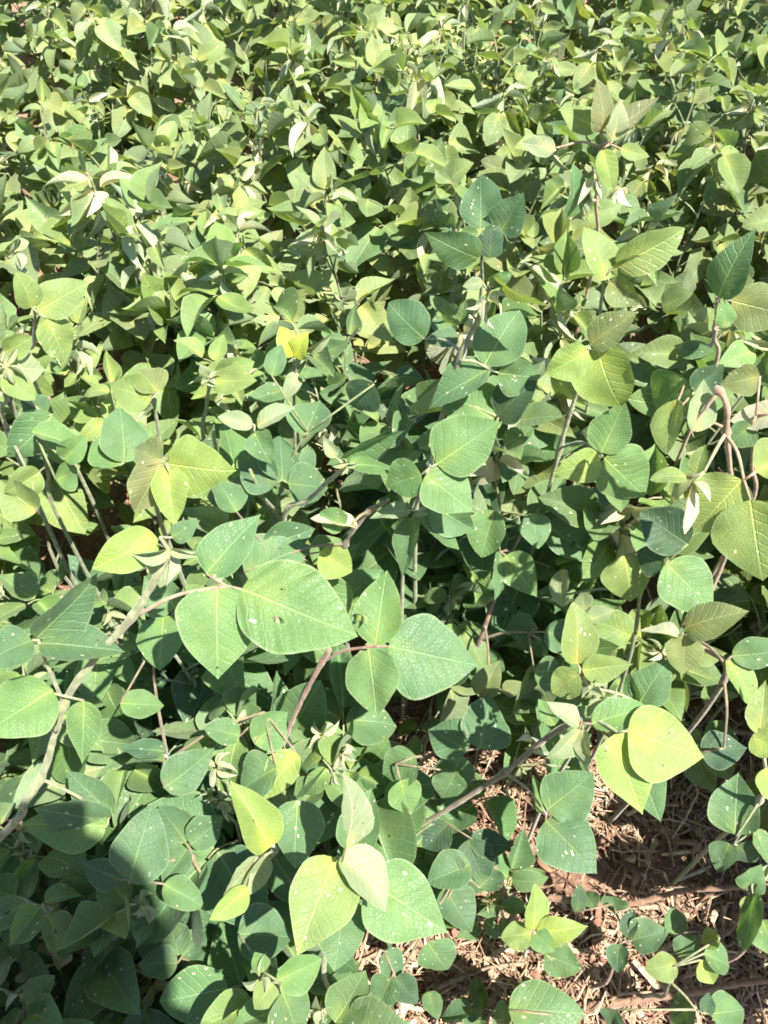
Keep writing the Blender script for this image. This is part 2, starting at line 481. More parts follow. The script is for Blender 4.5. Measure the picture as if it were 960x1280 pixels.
hero('bean plant with a bright folded yellow-green leaf on top, above the large holed leaf',
     [(200, 650, .84), (204, 610, .80), (206, 580, .78)],
     [((207, 578), .76, [(210, 580, 296, 588, 72, 'Y', {'fold': .12}), (208, 584, 218, 658, 42, 'Y', {'fold': .5}), (202, 574, 168, 640, 56, 'r', {'fold': .3}), (200, 578, 168, 560, 40, 'o')])],
     tips=[(205, 576, .76, .02, 'p')])

hero('bean plant on a reddish stem with three broad leaflets beside the large holed leaf',
     [(335, 975, 1.0), (348, 945, .95), (370, 890, .88), (400, 832, .82), (412, 812, .80)],
     [((458, 809), .78, [(470, 806, 484, 713, 58, 'g', {'fold': .12}), (462, 812, 471, 894, 66, 'g'), (486, 808, 597, 832, 100, 'q', {'fold': .1, 'bend': .15})], (402, 828, .82), 'red')],
     'red', (.0036, .0026), tips=[(452, 768, .77, .013, 'Y')])

hero('bean plant with one big yellow-green leaf and a pale leaf standing straight up',
     [(405, 1218, .95), (416, 1130, .88), (421, 1078, .83)],
     [((421, 1073), .76, [(418, 1072, 372, 1194, 90, 'y', {'fold': .08, 'bend': .2}), (430, 1070, 428, 966, 34, 'p', {'roll': 58, 'tilt': -30, 'fold': .35}), (426, 1070, 482, 1140, 42, 'p', {'rs': -1, 'tilt': 20, 'bend': .9})]),
      ((462, 1100), .83, [(460, 1102, 560, 1166, 92, 'g', {'fold': .1, 'bend': .15})], (420, 1085, .84)),
      ((425, 1130), .86, [(432, 1120, 418, 1214, 66, 'q')]),
      ((455, 1060), .90, [(445, 1068, 464, 986, 52, 'q')], (420, 1085, .84))],
     'pale', (.0034, .0026))

hero('bean plant with a half folded yellow leaf edged in white beside a blunt grey-green leaf',
     [(300, 1130, 1.0), (325, 1090, .94), (345, 1060, .88)],
     [((340, 1058), .84, [(337, 1060, 288, 976, 50, 'Y', {'rs': 1, 'fold': .9}), (372, 1000, 369, 1086, 66, 'q', {'fold': .12})]),
      ((318, 1078), .88, [(322, 1070, 276, 1128, 18, 'p'), (332, 1068, 300, 1122, 22, 'p'), (310, 1110, 262, 1150, 30, 'Y')])],
     'pale', (.0036, .0026))

hero('blue-green bean plant with rounded flecked leaflets low down near the shaded corner',
     [(262, 1120, 1.0), (240, 1070, .97)],
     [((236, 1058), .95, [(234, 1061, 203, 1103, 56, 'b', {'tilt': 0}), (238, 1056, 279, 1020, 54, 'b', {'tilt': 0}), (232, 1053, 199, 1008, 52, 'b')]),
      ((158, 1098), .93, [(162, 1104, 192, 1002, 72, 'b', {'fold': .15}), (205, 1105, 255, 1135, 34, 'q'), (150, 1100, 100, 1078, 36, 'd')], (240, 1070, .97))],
     'brown', root=(-.28, .30, 0))

hero('small blue-green bean plant with three rounded leaflets at the edge of the dark shadow',
     [(245, 1180, 1.05), (236, 1196, 1.05)],
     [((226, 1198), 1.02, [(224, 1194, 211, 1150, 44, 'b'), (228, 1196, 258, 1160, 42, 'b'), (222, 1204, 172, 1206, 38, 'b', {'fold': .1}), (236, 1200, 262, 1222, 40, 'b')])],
     'brown')

hero('bean plant with a round dark blue-green leaf lying half in shade near the bottom edge',
     [(345, 1260, .95), (352, 1240, .92)],
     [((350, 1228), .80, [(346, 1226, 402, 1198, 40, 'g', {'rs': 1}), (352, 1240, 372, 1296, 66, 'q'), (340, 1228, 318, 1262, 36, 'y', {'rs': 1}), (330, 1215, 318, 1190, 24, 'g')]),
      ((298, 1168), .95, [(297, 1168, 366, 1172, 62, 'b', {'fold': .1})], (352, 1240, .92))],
     'green', tips=[(325, 1222, .80, .02, 'p')])

hero('bean plant with a glowing pair of yellow-green leaves ending a thick brown stem',
     [(500, 1050, 1.06), (520, 1035, 1.03), (570, 1005, .97), (630, 966, .90), (680, 925, .83), (724, 898, .77)],
     [((772, 915), .74, [(784, 914, 880, 946, 98, 'Y', {'fold': .06, 'bend': .1}), (768, 918, 803, 1018, 74, 'Y', {'fold': .28, 'roll': -12})], (726, 898, .77), 'pale'),
      ((790, 950), .80, [(795, 950, 826, 1027, 50, 'q')], (726, 898, .77)),
      ((727, 904), .75, [(725, 906, 683, 877, 22, 'p', {'rs': 1}), (724, 912, 682, 948, 24, 'p', {'rs': -1}), (729, 912, 737, 955, 20, 'p'), (740, 905, 812, 886, 36, 'g', {'rs': 1})]),
      ((683, 1018), .98, [(684, 1013, 742, 966, 64, 'q'), (682, 1026, 746, 1092, 80, 'b', {'fold': .1, 'tilt': 0}), (676, 1016, 663, 965, 20, 'g')], (632, 966, .90), 'brown')],
     'brown', (.0039, .0030), tips=[(755, 872, .76, .028, 'p')], root=(-.02, .30, 0))

hero('young bean plant with an upright pointed bright leaf right above the glowing yellow pair',
     [(745, 890, .86), (735, 860, .84), (727, 842, .82)],
     [((725, 836), .80, [(722, 830, 717, 752, 44, 'y', {'fold': .45}), (728, 838, 791, 830, 36, 'y', {'rs': 1, 'fold': .25}), (724, 842, 690, 866, 40, 'y')]),
      ((800, 880), .86, [(799, 880, 838, 824, 46, 'q', {'fold': .15}), (797, 878, 785, 840, 18, 'g')], (735, 860, .84))],
     'pale', tips=[(740, 862, .80, .02, 'p')])

hero('bean plant showing a silvery leaf underside edge-on among olive leaves near the brown stem',
     [(905, 850, .92), (880, 810, .88), (862, 795, .86)],
     [((855, 791), .84, [(850, 795, 795, 789, 16, 'w', {'rs': 1}), (856, 786, 936, 764, 46, 'o', {'fold': .15}), (858, 794, 853, 843, 44, 'o')]),
      ((905, 828), .84, [(908, 824, 940, 882, 26, 'y', {'rs': -1}), (915, 820, 990, 812, 40, 'q')]),
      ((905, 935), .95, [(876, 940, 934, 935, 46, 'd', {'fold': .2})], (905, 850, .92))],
     'brown', (.0034, .0026))

hero('pale green bean plant beside the bare straw patch with a pointed upright leaf',
     [(950, 1000, 1.0), (955, 930, .9)],
     [((950, 925), .82, [(950, 918, 957, 850, 34, 'y', {'rs': 1}), (940, 920, 985, 945, 40, 'Y'), (958, 960, 975, 1010, 46, 'Y')]),
      ((920, 1045), 1.02, [(919, 1043, 923, 966, 60, 'q', {'fold': .12})], (950, 1000, 1.0)),
      ((916, 1056), 1.08, [(912, 1054, 896, 1090, 32, 'b', {'tilt': 0}), (922, 1056, 945, 1078, 40, 'd'), (946, 1036, 962, 1082, 22, 'q')], (950, 1000, 1.0))],
     'pale')

hero('bean plant in the shady middle with wide trowel-shaped leaflets and drooping silver tip',
     [(520, 640, .95), (536, 590, .90), (553, 520, .86), (578, 440, .82), (598, 398, .80), (606, 376, .78)],
     [((537, 585), .78, [(546, 580, 624, 527, 74, 'g', {'fold': .12, 'bend': .1}), (532, 594, 591, 640, 64, 'g', {'fold': .12}), (527, 593, 482, 608, 50, 'g')], (540, 580, .88)),
      ((612, 462), .82, [(606, 456, 650, 388, 58, 'q', {'fold': .08}), (610, 462, 536, 512, 42, 'q'), (623, 466, 676, 470, 44, 'q')], (575, 450, .82)),
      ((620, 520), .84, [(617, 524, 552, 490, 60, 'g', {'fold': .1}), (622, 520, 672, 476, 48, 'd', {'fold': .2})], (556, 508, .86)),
      ((610, 366), .78, [(603, 352, 578, 358, 16, 'p', {'tilt': 5}), (618, 350, 690, 382, 16, 'y', {'rs': 1}), (610, 352, 640, 340, 14, 'g')]),
      ((532, 424), .86, [(531, 423, 486, 378, 48, 'b', {'fold': .1}), (574, 422, 532, 428, 22, 'b')], (578, 440, .82))],
     'pale', (.0036, .0026), tips=[(608, 372, .775, .034, 'w')])

hero('bean plant with narrow pale-veined young leaflets spreading like a star in the shady middle',
     [(505, 690, .95), (518, 660, .9)],
     [((520, 640), .84, [(520, 646, 503, 722, 28, 'q', {'rs': 1, 'fold': .4}), (524, 642, 574, 687, 22, 'q', {'rs': -1, 'fold': .4}), (514, 638, 462, 648, 18, 'p', {'rs': 1}), (540, 630, 592, 662, 40, 'q')])],
     'pale', tips=[(520, 640, .83, .018, 'p')])

hero('bean plant under the star of narrow leaflets with speckled rounded leaves in deep shade',
     [(600, 800, 1.05), (625, 730, 1.0), (640, 690, .96)],
     [((625, 690), .94, [(618, 638, 602, 697, 44, 'g'), (632, 694, 671, 746, 44, 'g', {'fold': .1}), (626, 690, 618, 750, 16, 'q')]),
      ((668, 645), .92, [(666, 642, 673, 686, 68, 'q', {'tilt': 0, 'fold': .2})]),
      ((660, 790), 1.02, [(672, 785, 632, 786, 40, 'b'), (680, 790, 712, 793, 42, 'b'), (676, 800, 662, 815, 40, 'b'), (668, 840, 704, 838, 42, 'q')], (600, 800, 1.05)),
      ((612, 850), .98, [(600, 872, 624, 826, 34, 'o'), (630, 866, 652, 852, 20, 'o')])],
     'red')

hero('bean plant with a drooping bright yellow-green leaf next to the trowel-shaped leaflets',
     [(700, 560, .95), (718, 500, .90), (738, 440, .86)],
     [((741, 435), .80, [(734, 437, 682, 466, 42, 'Y', {'fold': .3}), (746, 434, 776, 508, 64, 'Y', {'fold': .05, 'bend': .9, 'tilt': 15}), (738, 430, 796, 390, 42, 'o', {'rs': -1, 'fold': .25})]),
      ((753, 570), .84, [(752, 566, 782, 503, 50, 'g', {'fold': .15}), (751, 574, 691, 591, 40, 'Y'), (756, 572, 806, 620, 70, 'g', {'fold': .1})], (700, 560, .95))],
     'pale', (.0034, .0026))

hero('bean plant with broad half-shaded leaves below the drooping yellow-green leaf',
     [(790, 810, 1.0), (800, 740, .95), (806, 690, .92)],
     [((800, 690), .90, [(780, 694, 788, 752, 58, 'y', {'fold': .1})]),
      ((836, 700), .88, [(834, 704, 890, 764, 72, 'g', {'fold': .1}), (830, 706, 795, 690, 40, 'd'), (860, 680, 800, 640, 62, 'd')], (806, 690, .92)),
      ((700, 745), .96, [(705, 712, 702, 758, 18, 'p')], (800, 740, .95))],
     'green')

hero('bean plant with a hooked pinkish stem hanging a large round leaf and pale folded shoots',
     [(905, 700, .98), (918, 640, .90), (912, 580, .82), (908, 540, .76), (909, 510, .74), (900, 489, .73), (894, 488, .73)],
     [((930, 600), .73, [(928, 600, 868, 664, 72, 'y', {'fold': .08, 'bend': .3}), (938, 625, 954, 726, 96, 'y', {'fold': .15}), (945, 590, 1000, 560, 66, 'y')], (908, 545, .76), 'pink'),
      ((880, 590), .72, [(870, 592, 882, 556, 20, 'y', {'rs': 1}), (858, 596, 812, 600, 20, 'y', {'rs': 1}), (862, 598, 838, 634, 16, 'p'), (864, 606, 856, 668, 9, 'w')], (907, 542, .76), 'pale'),
      ((868, 530), .74, [(870, 540, 880, 474, 28, 'p', {'roll': 40}), (846, 500, 833, 568, 30, 'y', {'rs': 1})], (900, 489, .73))],
     'pink', (.0032, .0026), tips=[(866, 602, .72, .022, 'w')])

hero('bean plant with a silvery leaf underside lying flat beside the hooked pinkish stem',
     [(935, 640, 1.0), (940, 580, .93), (945, 530, .88)],
     [((945, 520), .84, [(985, 512, 912, 526, 32, 'w', {'rs': 1}), (940, 530, 905, 560, 40, 'q'), (950, 470, 900, 480, 40, 'o')]),
      ((840, 520), .90, [(858, 475, 822, 520, 70, 'g', {'fold': .1}), (868, 490, 905, 455, 40, 'd')])],
     'pink')

hero('bean plant with tall grey-green leaves cut by the edge above the silvery underside',
     [(890, 470, 1.08), (893, 420, 1.02), (898, 372, .98)],
     [((899, 374), .94, [(898, 372, 946, 284, 48, 'q', {'fold': .15}), (915, 376, 990, 395, 58, 'o'), (908, 410, 903, 372, 24, 'g')]),
      ((890, 430), .98, [(886, 440, 842, 432, 24, 'y', {'rs': 1}), (850, 440, 893, 438, 22, 'q')])],
     'pink', (.0030, .0024))

hero('bean plant with an upright reddish-olive rosette of pointed leaves near the top edge',
     [(742, 330, 1.20), (745, 250, 1.12), (752, 185, 1.06)],
     [((752, 165), 1.04, [(752, 164, 746, 96, 28, 'r', {'rs': 1, 'tilt': -20}), (760, 166, 824, 121, 26, 'r', {'rs': -1}), (748, 160, 700, 136, 30, 'y')]),
      ((762, 180), 1.03, [(766, 176, 776, 124, 28, 'p', {'rs': 1}), (754, 186, 766, 240, 26, 'Y'), (776, 186, 812, 196, 18, 'y')]),
      ((700, 184), 1.03, [(694, 185, 650, 178, 24, 'p', {'rs': 1})], (752, 185, 1.06)),
      ((712, 275), 1.05, [(710, 274, 716, 204, 24, 'q', {'rs': 1})], (745, 250, 1.12))],
     'pink', tips=[(738, 225, 1.05, .036, 'w'), (778, 232, 1.05, .03, 'w')])

hero('bean plant with round blue-green leaves and one dark puckered leaf below the reddish rosette',
     [(600, 380, 1.16), (602, 330, 1.1), (603, 296, 1.06)],
     [((603, 288), 1.04, [(601, 286, 602, 218, 54, 'b', {'fold': .08}), (598, 322, 530, 290, 44, 'q', {'fold': .1}), (612, 322, 616, 278, 38, 'd', {'fold': .1}), (625, 290, 655, 240, 46, 'b')])],
     'green')

hero('bean plant with pale curled leaves bent over a shaded hollow below the reddish rosette',
     [(745, 440, 1.10), (750, 390, 1.05), (755, 350, 1.0)],
     [((757, 345), .98, [(758, 350, 730, 284, 34, 'y', {'rs': 1}), (770, 330, 856, 285, 48, 'y', {'bend': .8}), (762, 352, 800, 382, 34, 'o', {'rs': -1}), (765, 336, 820, 318, 24, 'y')])],
     'pale')

hero('bean plant carrying one bright yellow heart-shaped leaf',
     [(368, 520, 1.08), (368, 480, 1.03), (368, 456, 1.0)],
     [((368, 448), .98, [(366, 446, 350, 408, 28, 'E', {'fold': .3, 'roll': 20, 'bend': .9}), (369, 446, 386, 414, 26, 'E', {'fold': .3, 'roll': -20, 'bend': .9})]),
      ((370, 470), 1.0, [(372, 466, 356, 500, 20, 'p', {'rs': 1}), (374, 468, 404, 470, 14, 'g')])],
     'pale', (.0026, .0020))

hero('bean plant with large yellow-green pointed leaves near the left edge above the spotted leaf',
     [(40, 470, 1.1), (42, 430, 1.05), (44, 395, 1.0)],
     [((48, 392), .94, [(47, 388, 112, 352, 46, 'y', {'fold': .15}), (58, 398, 82, 454, 46, 'y'), (40, 384, 20, 340, 34, 'y')])],
     'pale', tips=[(18, 316, .96, .026, 'p')])

hero('bean plant at the left edge with a broad pale leaf and silky new shoot',
     [(10, 540, 1.0), (8, 500, .95), (4, 470, .92)],
     [((0, 458), .88, [(-4, 458, 57, 462, 56, 'p', {'fold': .1}), (4, 470, 44, 500, 34, 'y'), (6, 440, 40, 420, 30, 'y')]),
      ((60, 520), .90, [(66, 518, 10, 572, 48, 'q', {'fold': .12}), (60, 515, 25, 500, 40, 'b')]),
      ((40, 600), .86, [(50, 590, 5, 615, 40, 'y'), (46, 640, 0, 600, 50, 'y')], (10, 540, 1.0))],
     'pale', tips=[(8, 458, .87, .026, 'p')])

hero('bean plant with a rounded olive leaf over a pale one, left of the heart-shaped leaf',
     [(205, 590, 1.04), (198, 540, .99), (192, 500, .95)],
     [((194, 494), .92, [(199, 490, 170, 462, 44, 'o', {'fold': .08}), (190, 498, 138, 482, 50, 'y', {'fold': .1})]),
      ((155, 578), .88, [(156, 578, 149, 510, 62, 'q', {'fold': .1}), (150, 582, 118, 545, 50, 'g')])],
     'pale')

hero('bean plant with a thin dark curled leaf seen edge-on near the left edge',
     [(70, 640, 1.0), (60, 590, .95), (48, 550, .92)],
     [((44, 542), .86, [(40, 540, 107, 566, 22, 'g', {'rs': -1}), (80, 575, 108, 545, 30, 'g'), (70, 600, 96, 585, 36, 'g')])],
     'green')

hero('bean plant with fresh upright leaves around a pale stem left of the heart-shaped leaf',
     [(256, 560, 1.06), (258, 510, 1.0), (262, 480, .97)],
     [((263, 476), .94, [(266, 476, 321, 476, 40, 'y', {'fold': .2}), (264, 472, 276, 446, 16, 'y'), (260, 470, 250, 455, 14, 'p'), (270, 466, 318, 452, 30, 'y')])],
     'pale', (.0032, .0024), tips=[(262, 474, .93, .016, 'p')])

hero('bean plant with pale curled boat-shaped leaves below the heart-shaped leaf',
     [(305, 620, 1.02), (312, 570, .97), (316, 536, .93)],
     [((318, 532), .90, [(315, 533, 272, 521, 22, 'p', {'rs': 1}), (322, 534, 368, 510, 18, 'p', {'rs': -1}), (318, 540, 340, 580, 34, 'q')])],
     'pale')

hero('bean plant with bare slanting stem ending in long folded leaves beside the star of leaflets',
     [(355, 655, .96), (385, 625, .90), (412, 600, .85), (432, 585, .82)],
     [((430, 582), .80, [(424, 574, 506, 538, 24, 'q', {'rs': 1}), (436, 580, 500, 592, 22, 'g', {'rs': -1}), (420, 572, 404, 545, 16, 'p')])],
     'pale', (.0034, .0028), tips=[(434, 580, .8, .016, 'p')])

hero('bean plant whose thick stem crosses a narrow silver-edged leaf above the large holed leaf',
     [(420, 712, .98), (432, 680, .92), (455, 645, .87), (485, 625, .84)],
     [((440, 655), .84, [(447, 660, 388, 648, 14, 'w', {'rs': 1}), (430, 660, 400, 640, 30, 'g')]),
      ((345, 700), .92, [(305, 715, 392, 682, 66, 'q', {'fold': .1, 'tilt': 0}), (400, 690, 440, 715, 44, 'Y'), (296, 640, 270, 600, 44, 'q'), (330, 680, 395, 660, 40, 'b')], (432, 680, .92))],
     'brown', (.0038, .0032))

hero('bean plant with large blue-green leaves in the middle just above the three broad leaflets',
     [(350, 640, 1.0), (352, 610, .97)],
     [((352, 600), .92, [(352, 602, 350, 545, 60, 'b', {'fold': .1}), (345, 604, 300, 580, 50, 'b'), (360, 604, 410, 610, 54, 'b')]),
      ((385, 540), .92, [(380, 545, 400, 500, 54, 'q'), (340, 470, 352, 430, 24, 'q'), (468, 480, 442, 510, 48, 'd')])],
     'green')

hero('bean plant with spotted blue-green leaves just under the three broad leaflets',
     [(500, 985, 1.05), (530, 950, 1.0), (560, 935, .98)],
     [((580, 938), .95, [(600, 936, 612, 868, 66, 'b', {'fold': .08}), (585, 938, 535, 912, 52, 'b'), (575, 945, 560, 985, 50, 'b')]),
      ((495, 955), .95, [(520, 945, 478, 968, 48, 'q'), (500, 975, 514, 1020, 46, 'g'), (570, 965, 552, 998, 44, 'q')])],
     'red')

hero('bean plant with small bluish leaves under the rising shoot with the large holed leaf',
     [(230, 985, 1.0), (210, 950, .95)],
     [((205, 945), .90, [(205, 985, 268, 935, 50, 'b', {'fold': .1}), (205, 940, 148, 935, 22, 'b'), (205, 950, 155, 955, 18, 'b')]),
      ((190, 810), .84, [(205, 770, 200, 838, 54, 'g', {'fold': .15}), (150, 880, 205, 882, 34, 'g', {'rs': 1}), (220, 760, 180, 720, 46, 'q')], (210, 950, .95)),
      ((330, 890), .9, [(318, 930, 360, 890, 50, 'g', {'fold': .15}), (300, 920, 255, 910, 30, 'q'), (345, 960, 300, 990, 56, 'q'), (370, 940, 330, 1000, 40, 'Y')], (210, 950, .95))],
     'red')

hero('bean plant with grey bruised leaflets low over the straw by the bottom edge',
     [(500, 1265, 1.12), (496, 1225, 1.1)],
     [((492, 1215), 1.06, [(490, 1222, 468, 1268, 40, 'b'), (494, 1222, 522, 1255, 36, 'd'), (480, 1190, 500, 1222, 36, 'b', {'rs': 1})]),
      ((575, 1090), 1.08, [(588, 1080, 534, 1104, 46, 'b'), (555, 1110, 590, 1165, 56, 'b', {'fold': .08}), (535, 1178, 560, 1212, 52, 'q'), (600, 1110, 625, 1088, 40, 'b')], (496, 1225, 1.1)),
      ((530, 1250), 1.08, [(535, 1240, 548, 1275, 26, 'q')])],
     'brown')

hero('bean plant with a dark oval leaf on a red stem beside the straw patch',
     [(642, 1145, 1.16), (628, 1110, 1.14), (614, 1075, 1.12)],
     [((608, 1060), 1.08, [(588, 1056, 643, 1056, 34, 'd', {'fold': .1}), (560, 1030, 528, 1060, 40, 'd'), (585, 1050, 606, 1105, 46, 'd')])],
     'red', (.0042, .0036))

hero('small bean plant with a pale upright leaf opening over yellow-green leaflets on the straw',
     [(676, 1190, 1.16), (670, 1170, 1.14)],
     [((669, 1166), 1.1, [(666, 1162, 668, 1104, 16, 'Y', {'roll': 35, 'tilt': -25}), (671, 1165, 735, 1158, 32, 'Y', {'fold': .2}), (664, 1168, 626, 1172, 46, 'y', {'tilt': 0}), (668, 1166, 694, 1190, 36, 'g', {'tilt': 0})]),
      ((690, 1200), 1.12, [(680, 1192, 728, 1212, 48, 'q', {'tilt': 0})])],
     'pale')

hero('bean plant with a broad flat leaf cut by the bottom edge of the photo',
     [(690, 1290, 1.1), (690, 1275, 1.08)],
     [((688, 1268), 1.05, [(636, 1262, 732, 1268, 62, 'q', {'fold': .1, 'bend': .1})])],
     'brown')

hero('low bean plant with notched blue-green leaflets between the two red runners',
     [(770, 1200, 1.18), (782, 1178, 1.15)],
     [((783, 1176), 1.1, [(774, 1180, 772, 1216, 62, 'b', {'tilt': 0}), (790, 1176, 838, 1164, 40, 'b', {'tilt': 0}), (784, 1172, 792, 1136, 22, 'd')]),
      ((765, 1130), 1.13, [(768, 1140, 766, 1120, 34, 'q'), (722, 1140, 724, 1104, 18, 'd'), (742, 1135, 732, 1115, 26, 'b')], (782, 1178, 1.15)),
      ((855, 1150), 1.12, [(845, 1168, 840, 1132, 46, 'q', {'tilt': 0}), (848, 1196, 872, 1170, 40, 'b', {'tilt': 0})], (782, 1178, 1.15))],
     'red')

hero('low bean plant with bright yellow-green leaves behind the lower red runner',
     [(830, 1245, 1.16), (840, 1222, 1.12)],
     [((842, 1208), 1.1, [(846, 1204, 806, 1212, 54, 'y', {'tilt': 0}), (876, 1200, 892, 1230, 34, 'Y'), (900, 1172, 876, 1178, 24, 'Y'), (880, 1192, 912, 1208, 42, 'q')]),
      ((870, 1262), 1.12, [(866, 1258, 838, 1276, 44, 'b'), (888, 1268, 930, 1262, 46, 'q', {'fold': .1}), (882, 1268, 886, 1240, 20, 'd'), (770, 1262, 762, 1284, 34, 'b')])],
     'pale')

hero('low bean plant with dull leaves at the bottom corner beside the straw patch',
     [(928, 1190, 1.14), (938, 1140, 1.08)],
     [((942, 1110), 1.02, [(930, 1112, 952, 1080, 30, 'q'), (944, 1116, 930, 1190, 20, 'q', {'rs': 1}), (952, 1150, 975, 1200, 50, 'g', {'fold': .1}), (935, 1120, 938, 1150, 24, 'y')])],
     'red', tips=[(948, 1100, 1.02, .02, 'p')])

# the red runners lie on the straw
def runner(label, pts, col_, r):
    W = [at(px, py, (CAM.z - z) / -((at(px, py, 1) - CAM).z)) for (px, py, z) in pts]
    g = W[0].copy(); g.z = 0
    cp = curve_pts(W, 6)
    V, F = tube_data([p - g for p in cp], r, r * .8, 8, lump=.3)
    o = new_obj('bean_runner', mesh_from('runner', V, F, M_STEM), None, Matrix.Translation(g), STEMC[col_])
    tag(o, label, 'plant stem', 'red runners on the straw')

runner('upper red-brown runner stem arching over the straw to the pale shoot', [(660, 1119, .0), (678, 1121, .02), (715, 1126, .03), (760, 1131, .04), (800, 1128, .055), (850, 1114, .07), (900, 1110, .085), (940, 1108, .10)], 'red', .0046)
runner('thin reddish runner stem curving down behind the notched leaflets', [(855, 1160, .0), (880, 1164, .02), (905, 1168, .03), (922, 1150, .045), (930, 1118, .06)], 'red', .0034)
runner('lower thick red runner stem lying along the bottom edge', [(728, 1262, .0), (740, 1257, .012), (785, 1252, .02), (825, 1246, .03), (870, 1240, .04), (925, 1229, .05), (985, 1224, .06), (1060, 1222, .04)], 'red', .0050)


# ==================================================================== the stand behind and below
class Proto: pass


def make_proto(rng, h, nleaf, Lmax, lean=.06, up=(-50, 45), wild=.42):
    """leaf positions of one bean plant, h metres tall"""
    P = Proto(); P.leaves = []; P.tips = []
    ph = rng.uniform(0, 6.28); la = rng.uniform(0, 6.28)
    def stem_at(t):
        return Vector((math.cos(la) * lean * t * t + .006 * math.sin(t * 19 + ph), math.sin(la) * lean * t * t + .006 * math.cos(t * 17 + ph), h * t))
    pts = [stem_at(i / 12) for i in range(13)]
    V, F = tube_data(pts, .0030, .0015, 6, lump=.2)
    P.stem = mesh_from('stem', V, F, M_STEM)
    az = rng.uniform(0, 6.28)
    for k in range(nleaf):
        f = (k + .5) / nleaf
        t = .22 + .78 * f ** .8
        az += math.pi + rng.uniform(-.8, .8)
        A = stem_at(min(1, t))
        size = Lmax * (1 - .42 * max(0, (t - .65) / .35)) * rng.choice((.62, .8, .9, 1.0, 1.05, 1.12)) * rng.uniform(.92, 1.06)
        el = rad(rng.uniform(15, 60)) + (rad(20) if t > .85 else 0)
        plen = rng.uniform(.045, .085) * (1 - .5 * max(0, (t - .6) / .4)) * min(1, h / .4 + .3)
        out = Vector((math.cos(az), math.sin(az), 0))
        J = out * math.cos(el) * plen + Vector((0, 0, math.sin(el) * plen))
        rach = J + (out * .9 + Vector((0, 0, .2))) * .014
        V, F = tube_data(curve_pts([Vector((0, 0, 0)), J * .5 + Vector((0, 0, .004)), J, rach], 3), .0015, .0010, 5)
        me = mesh_from('petiole', V, F, M_STEM)
        lets = []
        pit0 = rad(rng.uniform(*up)) if t < .8 or rng.random() < .5 else rad(rng.uniform(20, 70))
        for s in (0, 1, -1):
            a2 = az + s * rad(rng.uniform(62, 95)) + rng.uniform(-.15, .15)
            pit = pit0 * (1 if s == 0 else .6) + rad(rng.gauss(0, 16))
            ax = Vector((math.cos(a2) * math.cos(pit), math.sin(a2) * math.cos(pit), math.sin(pit)))
            nrm = Vector((rng.gauss(0.18, wild), rng.gauss(-.12, wild), 1.0))
            kind = 'folded' if rng.random() < (.18 if t < .8 else .42) else ('term' if s == 0 else 'side')
            o = rach if s == 0 else J
            o = o + ax * .003
            lets.append((rng.choice(SHAPES[kind]), frame(o, ax, nrm, size * (1 if s == 0 else rng.uniform(.84, .96)))))
        young = max(0, (t - .72) / .28)
        P.leaves.append((A, me, lets, young))
    top = stem_at(1.0)
    if rng.random() < .8: P.tips.append((Matrix.Translation(top + Vector((0, 0, .004))) @ Matrix.Rotation(rng.uniform(0, 6), 4, 'Z') @ Matrix.Scale(rng.uniform(.8, 1.35) * (1.75 if h > .5 else 1), 4), rng.choice(TUFTS)))
    for _ in range(rng.randint(1, 3)):
        t = rng.uniform(.7, .95); p = stem_at(t)
        P.tips.append((Matrix.Translation(p + Vector((rng.uniform(-.01, .01), rng.uniform(-.01, .01), .01))) @ Matrix.Scale(rng.uniform(.5, .9) * (1.9 if h > .5 else 1), 4), rng.choice(TUFTS)))
    P.h = h
    return P


TALL = [make_proto(R, R.uniform(.52, .60), R.randint(14, 16), R.uniform(.086, .102), up=(-45, 70), wild=.52) for _ in range(14)]
MID = [make_proto(R, R.uniform(.36, .44), R.randint(8, 10), R.uniform(.088, .108), up=(-45, 40)) for _ in range(7)]
LOW = [make_proto(R, R.uniform(.14, .22), R.randint(4, 6), R.uniform(.072, .09), .05, up=(-30, 25)) for _ in range(6)]

PLANTS = []


def blocked(p):
    q = project(p)
    if q is None: return True
    if q[2] < 0.42: return True
    for hx, hy, hr, hd in HERO_SPOTS:
        if q[2] < hd + .015 and (q[0] - hx) ** 2 + (q[1] - hy) ** 2 < (hr + 9 / max(.4, q[2])) ** 2: return True
    return False


